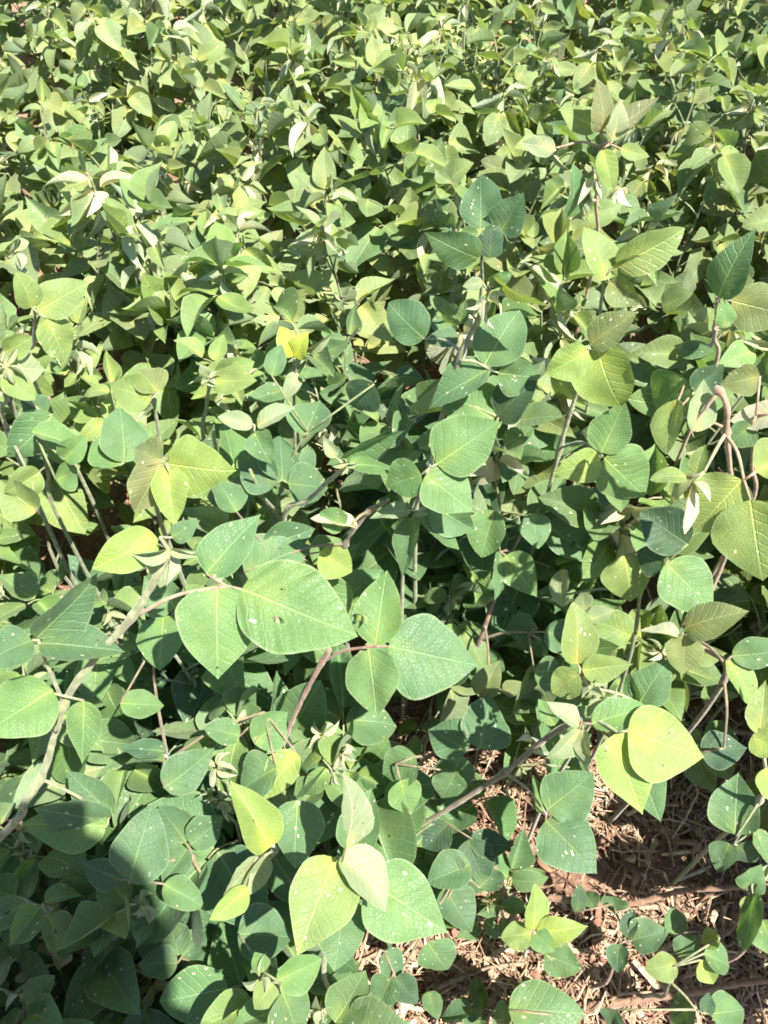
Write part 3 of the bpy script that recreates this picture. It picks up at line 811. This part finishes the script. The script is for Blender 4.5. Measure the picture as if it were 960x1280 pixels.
def place_plant(P, x, y, rz, s, tone, jitter=.14):
    pl = bpy.data.objects.new('bean_plant', None); pl.empty_display_size = .05
    M = Matrix.Translation((x, y, 0)) @ Matrix.Rotation(rz, 4, 'Z') @ Matrix.Scale(s, 4)
    kept = []
    for (A, me, lets, young) in P.leaves:
        bad = False
        for (lm, fm) in lets:
            w = M @ Matrix.Translation(A) @ fm
            if blocked(w @ Vector((0, .5, 0))) or blocked(w @ Vector((0, .95, 0))): bad = True; break
            if (w @ Vector((0, 1, 0))).z < .012: bad = True; break
        if not bad: kept.append((A, me, lets, young))
    if len(kept) < 2: return None
    col.objects.link(pl)
    pl.matrix_basis = M
    tag(pl, None, 'plant', GROUP)
    sc_ = jit(lerp(STEMC['green'][:3], STEMC['pale'][:3], R.random() * .7), .15)
    new_obj('stem', P.stem, pl, None, sc_)
    for (A, me, lets, young) in kept:
        lf = new_obj('leaf', me, pl, Matrix.Translation(A), sc_)
        k = R.random()
        base = lerp(tone, COL['Y'], .55 * young * R.uniform(.4, 1.0))
        if k > .9: base = lerp(base, COL['b'], .6)
        elif k < .07: base = lerp(base, COL['p'], .5)
        for (lm, fm) in lets:
            new_obj('leaflet', lm, lf, fm, jit(base, jitter))
    for (fm, me) in P.tips:
        if not blocked(M @ fm.translation):
            new_obj('shoot_tip', me, pl, fm, jit(lerp(COL['w'], COL['p'], R.random()), .1))
    top = M @ Vector((0, 0, P.h))
    PLANTS.append((pl, top, tone, P.h * s, len(kept)))
    return pl


def tone_at(px, py):
    """the stand is yellower at the far left, bluer in the middle, olive on the right"""
    f = R.random()
    if py < 330:
        t = lerp(COL['f'], COL['o'], max(0, min(1, (px - 450) / 450)) * .8)  # far leaves toned paler, with the lens haze put into their colour
        t = lerp(t, COL['q'], R.random() ** 1.6 * .6)
    elif px < 330 and py < 640: t = lerp(COL['y'], COL['g'], R.random() * .8)
    elif px > 690: t = lerp(COL['o'], COL['g'], R.random() * .8)
    else: t = lerp(COL['g'], COL['b'], .25 + R.random() * .75)
    return t


def bare(x, y):
    """where the straw lies open"""
    return (.13 < x < .56 and y < .44) or -.07 < x < .12 and y < .25 or -.31 < x < -.19 and y < .19


def fill():
    # jittered rows over the ground the photograph looks at and a little beyond its edges
    y = 0.03; row = 0
    while y < 2.95:
        step = .135 + .022 * y
        halfw = .42 + .50 * y
        x = -halfw + (row % 2) * step / 2
        while x < halfw:
            xx = x + R.uniform(-.04, .04); yy = y + R.uniform(-.04, .04)
            x += step
            edge = .62 - 0.10 * xx           # nearer than this the plants get lower
            gap = bare(xx, yy)
            if gap and R.random() < .8: continue
            if gap: P = R.choice(LOW); s = R.uniform(.6, .9)
            elif yy > edge: P = R.choice(TALL); s = R.uniform(.88, 1.07)
            elif yy > .34: P = R.choice(MID); s = R.uniform(.85, 1.1)
            else: P = R.choice(LOW if R.random() < .55 else MID); s = R.uniform(.7, 1.0)
            q = project(Vector((xx, yy, P.h * s)))
            tone = tone_at(q[0], q[1]) if q else COL['b']
            place_plant(P, xx, yy, R.uniform(0, 6.28), s, tone)
        y += step * .92; row += 1

    for xx, yy, P, s in ((-.47, .19, MID[0], .75), (-.38, .15, LOW[1], 1.1), (-.43, .25, LOW[2], 1.2), (-.33, .20, LOW[3], 1.1), (-.50, .10, MID[2], .7)):
        place_plant(P, xx, yy, R.uniform(0, 6.28), s, COL['b'])
    # a lower storey under the near plants
    for _ in range(46):
        xx, yy = R.uniform(-.62, .04), R.uniform(.04, .66)
        if R.random() < .25: xx, yy = R.uniform(.0, .7), R.uniform(.42, .75)
        if bare(xx, yy): continue
        P = R.choice(LOW if R.random() < .5 else MID); s = R.uniform(.7, .95)
        q = project(Vector((xx, yy, P.h * s)))
        place_plant(P, xx, yy, R.uniform(0, 6.28), s, tone_at(q[0], q[1]) if q else COL['b'])


fill()
# ==================================================================== ground and litter
def ground():
    V, F = [], []
    xs = [-60, -20, -8, -4, -3] + [-2.2 + .1 * i for i in range(15)] + [-.7 + .02 * i for i in range(1, 80)] + [1.0 + .12 * i for i in range(11)] + [3, 4, 8, 20, 60]
    ys = [-60, -20, -6, -2, -1, -.6, -.4, -.2] + [.0 + .02 * i for i in range(45)] + [1.0 + .15 * i for i in range(14)] + [3.5, 4.5, 7, 12, 20, 60]
    for y in ys:
        for x in xs:
            z = -.006 + .012 * noise.noise(Vector((x * 9, y * 9, 0))) + .007 * noise.noise(Vector((x * 31, y * 31, 3))) if abs(x) < 3 and -1 < y < 3.5 else -.01
            V.append((x, y, z - .012))
    n = len(xs)
    for j in range(len(ys) - 1):
        for i in range(n - 1): F.append((j * n + i, j * n + i + 1, (j + 1) * n + i + 1, (j + 1) * n + i))
    m, nt = new_mat('soil'); b = NB(nt)
    out = b.n('ShaderNodeOutputMaterial'); bs = b.n('ShaderNodeBsdfPrincipled'); tc = b.n('ShaderNodeTexCoord')
    n1 = b.n('ShaderNodeTexNoise'); n1.inputs['Scale'].default_value = 9; n1.inputs['Detail'].default_value = 8; b.l(tc.outputs['Object'], n1.inputs['Vector'])
    n2 = b.n('ShaderNodeTexNoise'); n2.inputs['Scale'].default_value = 140; n2.inputs['Detail'].default_value = 5; b.l(tc.outputs['Object'], n2.inputs['Vector'])
    c = b.mix(b.ramp(n1.outputs[0], .35, .65), (.12, .068, .046), (.23, .14, .098))
    c = b.mix(b.ramp(n2.outputs[0], .42, .66, 0, .6), c, (.30, .19, .13))
    b.l(c, bs.inputs['Base Color']); bs.inputs['Roughness'].default_value = .95; bs.inputs['Specular IOR Level'].default_value = .15
    bp = b.n('ShaderNodeBump'); bp.inputs['Strength'].default_value = .9; bp.inputs['Distance'].default_value = .006
    b.l(n2.outputs[0], bp.inputs['Height']); b.l(bp.outputs[0], bs.inputs['Normal']); b.l(bs.outputs[0], out.inputs['Surface'])
    tag(new_obj('ground', mesh_from('ground', V, F, m)), 'brown crumbly soil under the plants and straw', None, None, 'structure')


ground()


def straw():
    rng = random.Random(3)
    V, F, C = [], [], []
    for k in range(30000):
        if k < 25000:
            x = rng.uniform(-.12, .66); y = rng.uniform(.0, .62)
        else:
            x = rng.uniform(-.7, 1.0); y = rng.uniform(.05, 1.6)
        dens = noise.noise(Vector((x * 7, y * 7, 1.3))) + .35
        if rng.random() > .35 + dens: continue
        L = rng.choice((.012, .018, .025, .035, .06)) * rng.uniform(.6, 1.4)
        w = rng.uniform(.0006, .0018) if rng.random() < .9 else rng.uniform(.003, .006)
        a = rng.uniform(0, 6.28); el = rng.gauss(0, .22)
        d = Vector((math.cos(a) * math.cos(el), math.sin(a) * math.cos(el), math.sin(el)))
        s = d.cross(Vector((rng.gauss(0, .4), rng.gauss(0, .4), 1))).normalized(); u = s.cross(d)
        z = -.012 + abs(rng.gauss(0, .010)) + .004 + max(0, L * .5 * abs(math.sin(el)))
        p = Vector((x, y, z)); bend = rng.gauss(0, .18) * L
        base = len(V)
        t = rng.random()
        c = lerp((.23, .135, .085), (.48, .345, .225), t) if rng.random() < .8 else lerp((.10, .06, .04), (.28, .14, .09), t)
        if rng.random() < .07: c = (.52, .42, .29)
        for q in (-.5, 0, .5):
            off = u * (bend * (1 - 4 * q * q)) + s * (bend * .8 * (1 - 4 * q * q))
            ww = w * (1 if q == 0 else .6)
            for e in ((-1, 0), (0, 1), (1, 0), (0, -1)):
                V.append(p + d * L * q + off + s * e[0] * ww + u * e[1] * ww * .5)
                C.append((*c, 1))
        for i in (0, 4):
            for e in range(4): F.append((base + i + e, base + i + (e + 1) % 4, base + i + 4 + (e + 1) % 4, base + i + 4 + e))
    me = mesh_from('straw_litter', V, F, M_STRAW, False)
    ca = me.color_attributes.new('straw_colour', 'FLOAT_COLOR', 'POINT')
    ca.data.foreach_set('color', [q for c in C for q in c])
    tag(new_obj('straw_litter', me), 'dry tan and reddish chopped straw lying over the soil', None, None, 'stuff')


straw()


def twig(label, pts, r, c, name='dry_twig', cat='twig'):
    W = [at(px, py, (CAM.z - z) / -((at(px, py, 1) - CAM).z)) for (px, py, z) in pts]
    g = W[0].copy(); g.z = 0
    V, F = tube_data([p - g for p in curve_pts(W, 4)], r, r * .7, 6, lump=.5)
    tag(new_obj(name, mesh_from(name, V, F, M_TWIG), None, Matrix.Translation(g), (*c, 1)), label, cat, 'dry twigs in the straw')


twig('pale forked-looking dry twig on the straw under the upper red runner', [(845, 1100, .012), (868, 1092, .014), (888, 1082, .012)], .0034, (.52, .43, .31))
twig('grey-brown dry twig running from the big yellow-green leaf to the bottom edge', [(388, 1214, .03), (425, 1232, .02), (455, 1255, .012), (480, 1275, .008)], .0038, (.24, .19, .12))
twig('short tan dry stick beside the grey bruised leaflets', [(560, 1255, .01), (585, 1270, .012), (610, 1290, .01)], .0042, (.42, .33, .21))
twig('rough brown dead stem rising out of the shaded corner', [(78, 1100, .10), (52, 1062, .15), (36, 1042, .18)], .0042, (.28, .19, .13))
twig('long grey dry stem lying between the straw plant and the spotted leaves', [(545, 1235, .02), (580, 1220, .02), (620, 1208, .02), (655, 1205, .015)], .0034, (.25, .18, .12))


def litter_leaf(name, label, cat, px, py, z, size, rz, c, wr=.4, bend=.6, fold=.5, tilt=.15):
    p = at(px, py, (CAM.z - z) / -((at(px, py, 1) - CAM).z))
    me = leaf_mesh(wr, fold, bend, .04, .08, .9, .3, -.3, 1.0, N=16, H=4, mat=M_YOUNG, name=name)
    m = Matrix.Translation(p) @ Matrix.Rotation(rz, 4, 'Z') @ Matrix.Rotation(tilt, 4, 'X') @ Matrix.Scale(size, 4)
    tag(new_obj(name, me, None, m, (*c, 1)), label, cat)


litter_leaf('fallen_leaf', 'fallen bright yellow leaf on the straw at the bottom edge', 'leaf', 262, 1274, .03, .026, -1.2, (.72, .46, .02), .62, .3, .2)
litter_leaf('dry_leaf', 'large pale dry husk curled on the straw at the shadow edge', 'dead leaf', 215, 1262, .02, .085, -1.0, (.50, .42, .33), .40)
litter_leaf('dry_leaf', 'whitish dry leaf strip lying on the soil by the bottom edge', 'dead leaf', 485, 1275, .014, .034, -1.1, (.62, .54, .42), .32)
litter_leaf('dry_leaf', 'thin whitish straw blade on bare soil above the dead twig', 'dead leaf', 398, 1250, .012, .03, -1.6, (.6, .52, .42), .25)
litter_leaf('dry_leaf', 'brown shrivelled dead leaf between the two runners', 'dead leaf', 690, 1090, .014, .035, .6, (.30, .17, .10), .5, 1.2, .8)


def clod(label, px, py, z, size, seed):
    p = at(px, py, (CAM.z - z) / -((at(px, py, 1) - CAM).z))
    bm = __import__('bmesh').new()
    __import__('bmesh').ops.create_icosphere(bm, subdivisions=3, radius=size)
    for v in bm.verts:
        k = 1 + .45 * noise.noise(v.co / size * 1.3 + Vector((seed, 0, 0))) + .2 * noise.noise(v.co / size * 4 + Vector((0, seed, 0)))
        v.co *= k; v.co.z *= .65
    me = bpy.data.meshes.new('soil_clod'); bm.to_mesh(me); bm.free()
    me.polygons.foreach_set('use_smooth', [True] * len(me.polygons)); me.materials.append(M_CLOD)
    tag(new_obj('soil_clod', me, None, Matrix.Translation(p)), label, 'clod', 'clods of soil')


clod('pale pinkish clod sticking out of the dark shade near the small blue-green plant', 174, 1168, .05, .012, 1)
clod('flat light brown clod under the big yellow-green leaf by the bottom edge', 430, 1215, .006, .020, 4)


# the small-leaved weed among the far plants
def weed():
    rng = random.Random(8)
    g = at(585, 60, 1.93); top = g.z; g.z = 0
    root = bpy.data.objects.new('weed', None); col.objects.link(root); root.location = g
    tag(root, 'pale feathery small-leaved weed among the bean plants near the top edge', 'weed')
    V, F = [], []; LV, LF, LU, LE = [], [], [], []
    src = SHAPES['term'][0]
    su = {}
    for lp in src.loops: su[lp.vertex_index] = tuple(src.uv_layers['leaf'].data[lp.index].uv)
    se = [src.attributes['edge'].data[i].value for i in range(len(src.vertices))]
    for k in range(34):
        a = rng.uniform(0, 6.28); sp = rng.uniform(.03, .17)
        e = Vector((math.cos(a) * sp, math.sin(a) * sp * .6, top + rng.uniform(-.07, .03)))
        pts = curve_pts([Vector((0, 0, .02)), Vector((e.x * .4, e.y * .4, e.z * .6)), e], 5)
        tube_data(pts, .0018, .0008, 5, V, F)
        for p in pts[6:]:
            for _ in range(4):
                ax = Vector((rng.gauss(0, 1), rng.gauss(0, 1), rng.gauss(.2, .6)))
                m = frame(p, ax, Vector((rng.gauss(0, .5), rng.gauss(0, .5), 1)), rng.uniform(.012, .022))
                b0 = len(LV)
                LV += [m @ v.co for v in src.vertices]; LF += [tuple(b0 + i for i in q.vertices) for q in src.polygons]
                LU += [su[i] for i in range(len(src.vertices))]; LE += se
    new_obj('stems', mesh_from('stems', V, F, M_STEM), root, None, (.3, .3, .14, 1))
    me = bpy.data.meshes.new('foliage'); me.from_pydata(LV, [], LF)
    ul = me.uv_layers.new(name='leaf')
    for lp in me.loops: ul.data[lp.index].uv = LU[lp.vertex_index]
    me.attributes.new('edge', 'FLOAT', 'POINT').data.foreach_set('value', LE)
    me.materials.append(M_YOUNG)
    new_obj('foliage', me, root, None, (.26, .32, .11, 1))


weed()

# the field goes on beyond what the picture shows
def crop_field():
    rng = random.Random(21)
    low = [leaf_mesh(.68, f, bd, .02, 0, .85, 0, 0, 1.0, N=5, H=1) for f, bd in ((.2, .4), (.5, .1), (.3, .8), (1.2, .3))]
    V, F, U, C = [], [], [], []
    def grow(x, y):
        h = rng.uniform(.46, .62); t = lerp(COL['y'], COL['g'], rng.random())
        for k in range(26):
            z = h * (.35 + .65 * rng.random() ** .6); a = rng.uniform(0, 6.28); q = rng.uniform(.02, .10)
            ax = Vector((math.cos(a), math.sin(a), rng.gauss(0, .5)))
            m = frame(Vector((x + math.cos(a) * q, y + math.sin(a) * q, z)), ax, Vector((rng.gauss(0, .5), rng.gauss(0, .5), 1)), rng.uniform(.07, .11))
            src = rng.choice(low); b0 = len(V)
            V.extend(m @ w_.co for w_ in src.vertices); F.extend(tuple(b0 + i for i in p.vertices) for p in src.polygons)
    y = .2
    while y < 7.5:
        x = -3.2 - .3 * max(0, y - 3)
        while x < 3.2 + .3 * max(0, y - 3):
            if abs(x) > .48 + .50 * y or y > 2.98: grow(x + rng.uniform(-.06, .06), y + rng.uniform(-.06, .06))
            x += .17 + .02 * y
        y += .16 + .02 * y
    me = bpy.data.meshes.new('crop_field'); me.from_pydata(V, [], F)
    me.uv_layers.new(name='leaf'); me.attributes.new('edge', 'FLOAT', 'POINT')
    me.polygons.foreach_set('use_smooth', [True] * len(me.polygons)); me.materials.append(M_LEAF)
    tag(new_obj('crop_field', me, None, None, (.14, .21, .075, 1)), 'mass of bean foliage going on beyond the plants one can tell apart', None, None, 'stuff')


crop_field()

# ==================================================================== the person taking the picture, whose shadow falls in the corner
def skin_obj(name, chains, mat, parent, sub=2, root=0):
    """chains: lists of (point, radius); equal points are welded; grown as one continuous skin"""
    V, E, Rr, key = [], [], [], {}
    for ch in chains:
        prev = None
        for p, r in ch:
            k = tuple(round(c, 4) for c in p)
            if k not in key: key[k] = len(V); V.append(p); Rr.append(r)
            i = key[k]
            if prev is not None and prev != i and (prev, i) not in E and (i, prev) not in E: E.append((prev, i))
            prev = i
    me = bpy.data.meshes.new(name); me.from_pydata(V, E, [])
    o = new_obj(name, me, parent)
    md = o.modifiers.new('skin', 'SKIN'); md.use_smooth_shade = True
    lay = me.skin_vertices[0].data if me.skin_vertices else None
    if lay is None:
        bm = __import__('bmesh').new(); bm.from_mesh(me); bm.verts.layers.skin.verify(); bm.to_mesh(me); bm.free(); lay = me.skin_vertices[0].data
    for i, r in enumerate(Rr):
        lay[i].radius = r if isinstance(r, tuple) else (r, r); lay[i].use_root = i == root
    s2 = o.modifiers.new('sub', 'SUBSURF'); s2.levels = sub; s2.render_levels = sub
    me.materials.append(mat)
    return o


def photographer():
    skin = simple_mat('skin', (.30, .17, .11), .55, scale=40, amt=.12, bump=.1)
    cloth = simple_mat('cotton_shirt', (.16, .20, .30), .85, scale=300, amt=.25, bump=.4)
    denim = simple_mat('denim', (.06, .08, .14), .85, scale=300, amt=.3, bump=.4)
    hairm = simple_mat('dark_hair', (.03, .02, .015), .6, scale=200, amt=.4, bump=.5)
    boots = simple_mat('boot_leather', (.08, .05, .03), .5, scale=90, amt=.3, bump=.3)
    hx, hy = .115, -.375
    root = bpy.data.objects.new('person', None); col.objects.link(root); root.location = (hx, hy, 0)
    tag(root, 'person in sun hat, blue shirt and jeans standing behind the view holding a phone out', 'person')
    v = lambda x, y, z: Vector((x, y, z))
    pelvis = v(0, 0, .88)
    org = Vector((hx, hy, 0))
    hp = lambda x, u, f: CAM + RGT * x + UPV * u + FWD * f - org          # a point by the phone
    RH, LH = hp(.085, -.165, -.075), hp(-.085, -.165, -.075)               # wrists below and behind the lens
    def limb_arm(s, H):
        sh = v(s * .17, .0, 1.32); el = v(s * .27, .13, 1.09)
        return sh, el, H
    chains = [[(pelvis, (.145, .105)), (v(0, .0, 1.0), (.125, .09)), (v(0, .0, 1.15), (.135, .095)), (v(0, 0, 1.30), (.12, .085)), (v(0, .005, 1.375), (.058, .058)), (v(0, .03, 1.43), (.052, .055)),
               (v(0, .05, 1.49), (.066, .082)), (v(0, .055, 1.56), (.074, .092)), (v(0, .045, 1.615), (.055, .07))]]
    for s, H in ((1, RH), (-1, LH)):
        sh, el, H = limb_arm(s, H)
        chains.append([(v(0, 0, 1.30), (.12, .085)), (sh, .056), (sh.lerp(el, .5), .046), (el, .038), (el.lerp(H, .4), .037), (H, .025), (hp(s * .066, -.10, -.048), (.020, .030))])
        hip = v(s * .09, 0, .84); kn = v(s * .10, .03, .47); an = v(s * .105, -.01, .08)
        chains.append([(pelvis, (.145, .105)), (hip, .085), (hip.lerp(kn, .5), .072), (kn, .055), (kn.lerp(an, .35), .054), (an, .036), (an + v(0, .05, -.035), (.04, .032)), (an + v(s * .01, .15, -.05), (.042, .024))])
        # fingers: unequal, bent, closing on the phone's edge; thumb from the side of the palm
        palm = hp(s * .066, -.10, -.048)
        for k, L in enumerate((.068, .076, .070, .054)):
            u0 = -.072 - .018 * k; g = L / .076
            chains.append([(palm, (.020, .030)), (hp(s * .070, u0, -.040), .0095), (hp(s * (.070 - .012 * g), u0 + .006, -.024), .009), (hp(s * (.066 - .018 * g), u0 + .009, -.019), .008)])
        chains.append([(palm, (.020, .030)), (hp(s * .056, -.078, -.050), .011), (hp(s * .042, -.060, -.040), .010), (hp(s * .024, -.052, -.034), .008)])
    # facial relief as skinned branches from the head
    hd = v(0, .055, 1.56)
    chains.append([(hd, (.074, .092)), (v(0, .150, 1.545), .013), (v(0, .163, 1.53), .010)])
    for s in (1, -1): chains.append([(hd, (.074, .092)), (v(s * .078, .045, 1.55), (.012, .02)), (v(s * .086, .04, 1.555), (.008, .018))])
    skin_obj('body', chains, skin, root)
    sh = [[(v(0, 0, .90), (.155, .115)), (v(0, 0, 1.0), (.138, .102)), (v(0, 0, 1.15), (.147, .106)), (v(0, 0, 1.30), (.132, .096)), (v(0, .005, 1.365), (.072, .07))]]
    for s in (1, -1):
        a, e, _ = limb_arm(s, RH); sh.append([(v(0, 0, 1.30), (.132, .096)), (a, .070), (a.lerp(e, .45), .062), (a.lerp(e, .72), .060)])
    skin_obj('shirt', sh, cloth, root)
    tr = []
    for s in (1, -1):
        hip = v(s * .09, 0, .84); kn = v(s * .10, .03, .47); an = v(s * .105, -.01, .10)
        tr.append([(v(0, 0, 1.02), (.125, .10)), (v(0, 0, .93), (.15, .115)), (hip, .096), (hip.lerp(kn, .5), .083), (kn, .068), (kn.lerp(an, .4), .064), (an, .056)])
    skin_obj('jeans', tr, denim, root)
    skin_obj('hair', [[(v(0, .0, 1.52), (.066, .05)), (v(0, .015, 1.58), (.080, .078)), (v(0, .04, 1.64), (.062, .075)), (v(0, .10, 1.645), (.05, .03))]], hairm, root)
    V, F = [], []
    prof = [(-.012, .205), (-.004, .150), (.0, .110)] + [(.02, .104), (.065, .096), (.095, .075), (.105, .03), (.107, .001)]
    for z, rr in prof:
        for k in range(28):
            a = 2 * math.pi * k / 28
            V.append(v(math.cos(a) * rr * .95, .045 + math.sin(a) * rr * 1.03, 1.60 + z + (.012 * math.sin(2 * a) if rr > .14 else 0)))
    for i in range(len(prof) - 1):
        for k in range(28): F.append((i * 28 + k, i * 28 + (k + 1) % 28, (i + 1) * 28 + (k + 1) % 28, (i + 1) * 28 + k))
    hat = new_obj('sun_hat', mesh_from('sun_hat', V, F, simple_mat('woven_hat', (.42, .33, .20), .85, scale=250, amt=.35, bump=.5)), root)
    sd = hat.modifiers.new('thick', 'SOLIDIFY'); sd.thickness = .003
    for s in (1, -1):
        an = v(s * .105, -.01, .08)
        skin_obj('boot', [[(an + v(0, 0, .10), .05), (an, .05), (an + v(0, .05, -.032), (.05, .044)), (an + v(s * .01, .17, -.046), (.05, .032))]], boots, root)
        eye = skin_obj('eye', [[(v(s * .03, .132, 1.565), .011), (v(s * .03, .137, 1.565), .010)]], simple_mat('eye', (.5, .48, .45), .2, scale=5, amt=.1, bump=0), root)
    skin_obj('mouth', [[(v(-.022, .138, 1.50), .005), (v(0, .145, 1.50), .007), (v(.022, .138, 1.50), .005)]], simple_mat('lips', (.26, .10, .08), .5, scale=50, amt=.1, bump=0), root)
    # the phone, just behind the lens
    bmod = __import__('bmesh'); bm = bmod.new()
    bmod.ops.create_cube(bm, size=1.0)
    for q in bm.verts: q.co = Vector((q.co.x * .074, q.co.y * .150, q.co.z * .008))
    bmod.ops.bevel(bm, geom=list(bm.edges), offset=.0032, segments=3, affect='EDGES')
    me = bpy.data.meshes.new('phone_body'); bm.to_mesh(me); bm.free(); me.materials.append(simple_mat('phone_case', (.02, .02, .022), .3, scale=80, amt=.1, bump=0))
    ph = bpy.data.objects.new('smartphone', None); col.objects.link(ph)
    ph.matrix_basis = Matrix.Translation(CAM - FWD * .012 - UPV * .05) @ Matrix.Rotation(rad(90) - PITCH, 4, 'X')
    tag(ph, 'black phone held out upright in both hands', 'phone')
    new_obj('phone_body', me, ph)
    bm = bmod.new(); bmod.ops.create_cube(bm, size=1.0)
    for q in bm.verts: q.co = Vector((q.co.x * .066, q.co.y * .136, q.co.z * .0006 + .0045))
    m2 = bpy.data.meshes.new('screen'); bm.to_mesh(m2); bm.free(); m2.materials.append(simple_mat('screen_glass', (.01, .012, .015), .08, scale=5, amt=.1, bump=0)); new_obj('screen', m2, ph)


photographer()

# ==================================================================== labels of the stand
MARKS = [(366, 425, 'the yellow heart-shaped leaf'), (608, 380, 'the drooping silver shoot tip'), (755, 165, 'the reddish upright rosette'), (375, 760, 'the large holed leaf'),
         (540, 815, 'the three broad leaflets'), (830, 930, 'the glowing yellow leaf pair'), (760, 450, 'the drooping yellow-green leaf'), (908, 530, 'the hooked pink stem'),
         (405, 1130, 'the big bottom yellow-green leaf'), (600, 40, 'the feathery weed'), (250, 590, 'the bright folded leaf'), (75, 370, 'the large pointed pale leaves'), (602, 290, 'the round blue-green leaves'), (515, 660, 'the star of narrow leaflets'), (238, 1060, 'the rounded flecked leaflets')]
NUMW = ['edge', 'one tenth', 'two tenths', 'three tenths', 'four tenths', 'halfway', 'six tenths', 'seven tenths', 'eight tenths', 'nine tenths', 'far edge']


def tone_word(t):
    r, g, b = t
    if r > .19: return 'yellow-green'
    if r > .135: return 'olive green' if g / r < 1.5 else 'light green'
    if g > .175: return 'mid green'
    return 'blue-green'


def name_stand():
    used = set()
    for (pl, top, tone, h, n) in PLANTS:
        q = project(top) or (480, 1400, 1)
        px, py = q[0], q[1]
        hw = 'tall' if h > .5 else ('knee-high' if h > .3 else 'low')
        base = f'{hw} {tone_word(tone)} bean plant'
        cand = []
        ms = sorted(MARKS, key=lambda m: math.hypot(m[0] - px, m[1] - py))
        for (mx, my, w) in ms[:6]:
            dx, dy = px - mx, py - my; d = math.hypot(dx, dy)
            how = 'just' if d < 80 else ('a little' if d < 160 else 'well')
            ang = math.degrees(math.atan2(-dy, dx)) % 360
            word = ['right of', 'up and right of', 'above', 'up and left of', 'left of', 'down and left of', 'below', 'down and right of'][int((ang + 22.5) // 45) % 8]
            cand.append(f'{base} {how} {word} {w}')
        ix, iy = int(round(max(0, min(1, px / 960)) * 10)), int(round(max(0, min(1, py / 1280)) * 10))
        cand.insert(1 if py > 250 else 0, f'{base} topping out {NUMW[ix]} across and {NUMW[iy]} down the view')
        for extra in ('', 'thin ', 'bushy '):
            if extra == 'thin ' and n > 8 or extra == 'bushy ' and n <= 8: continue
            hit = next((extra + c for c in cand if extra + c not in used and len((extra + c).replace('-', ' ').split()) <= 16), None)
            if hit: break
        hit = hit or cand[0]
        used.add(hit); pl['label'] = hit


name_stand()

# ==================================================================== sky and sun
SHADOW = Vector((-.75, .66, 0)).normalized()      # the way shadows run over the ground
ELEV = rad(62)
w = bpy.data.worlds.new('World'); sc.world = w; w.use_nodes = True
nt = w.node_tree; bg = nt.nodes['Background']
sky = nt.nodes.new('ShaderNodeTexSky'); sky.sky_type = 'NISHITA'; sky.sun_disc = False
sky.sun_elevation = ELEV
sunvec = -SHADOW                                   # towards the sun, horizontally
sky.sun_rotation = math.atan2(sunvec.x, sunvec.y)
sky.altitude = 900; sky.air_density = 1.0; sky.dust_density = 1.5
nt.links.new(sky.outputs[0], bg.inputs['Color']); bg.inputs['Strength'].default_value = 0.085
ld = bpy.data.lights.new('sun', 'SUN'); ld.energy = 5.0; ld.angle = rad(.53); ld.color = (1, .955, .88)
lo = bpy.data.objects.new('sun', ld); col.objects.link(lo)
dirv = Vector((SHADOW.x * math.cos(ELEV), SHADOW.y * math.cos(ELEV), -math.sin(ELEV)))
lo.rotation_euler = dirv.to_track_quat('-Z', 'Y').to_euler(); lo.location = (2, -2, 4)

sc.view_settings.view_transform = 'Standard'; sc.view_settings.look = 'None'; sc.view_settings.gamma = 1
sc.view_settings.use_curve_mapping = False; sc.view_settings.exposure = 1.86
sc.cycles.max_bounces = 8; sc.cycles.diffuse_bounces = 4; sc.cycles.transmission_bounces = 4; sc.cycles.use_denoising = True
sc.cycles.filter_width = 1.8
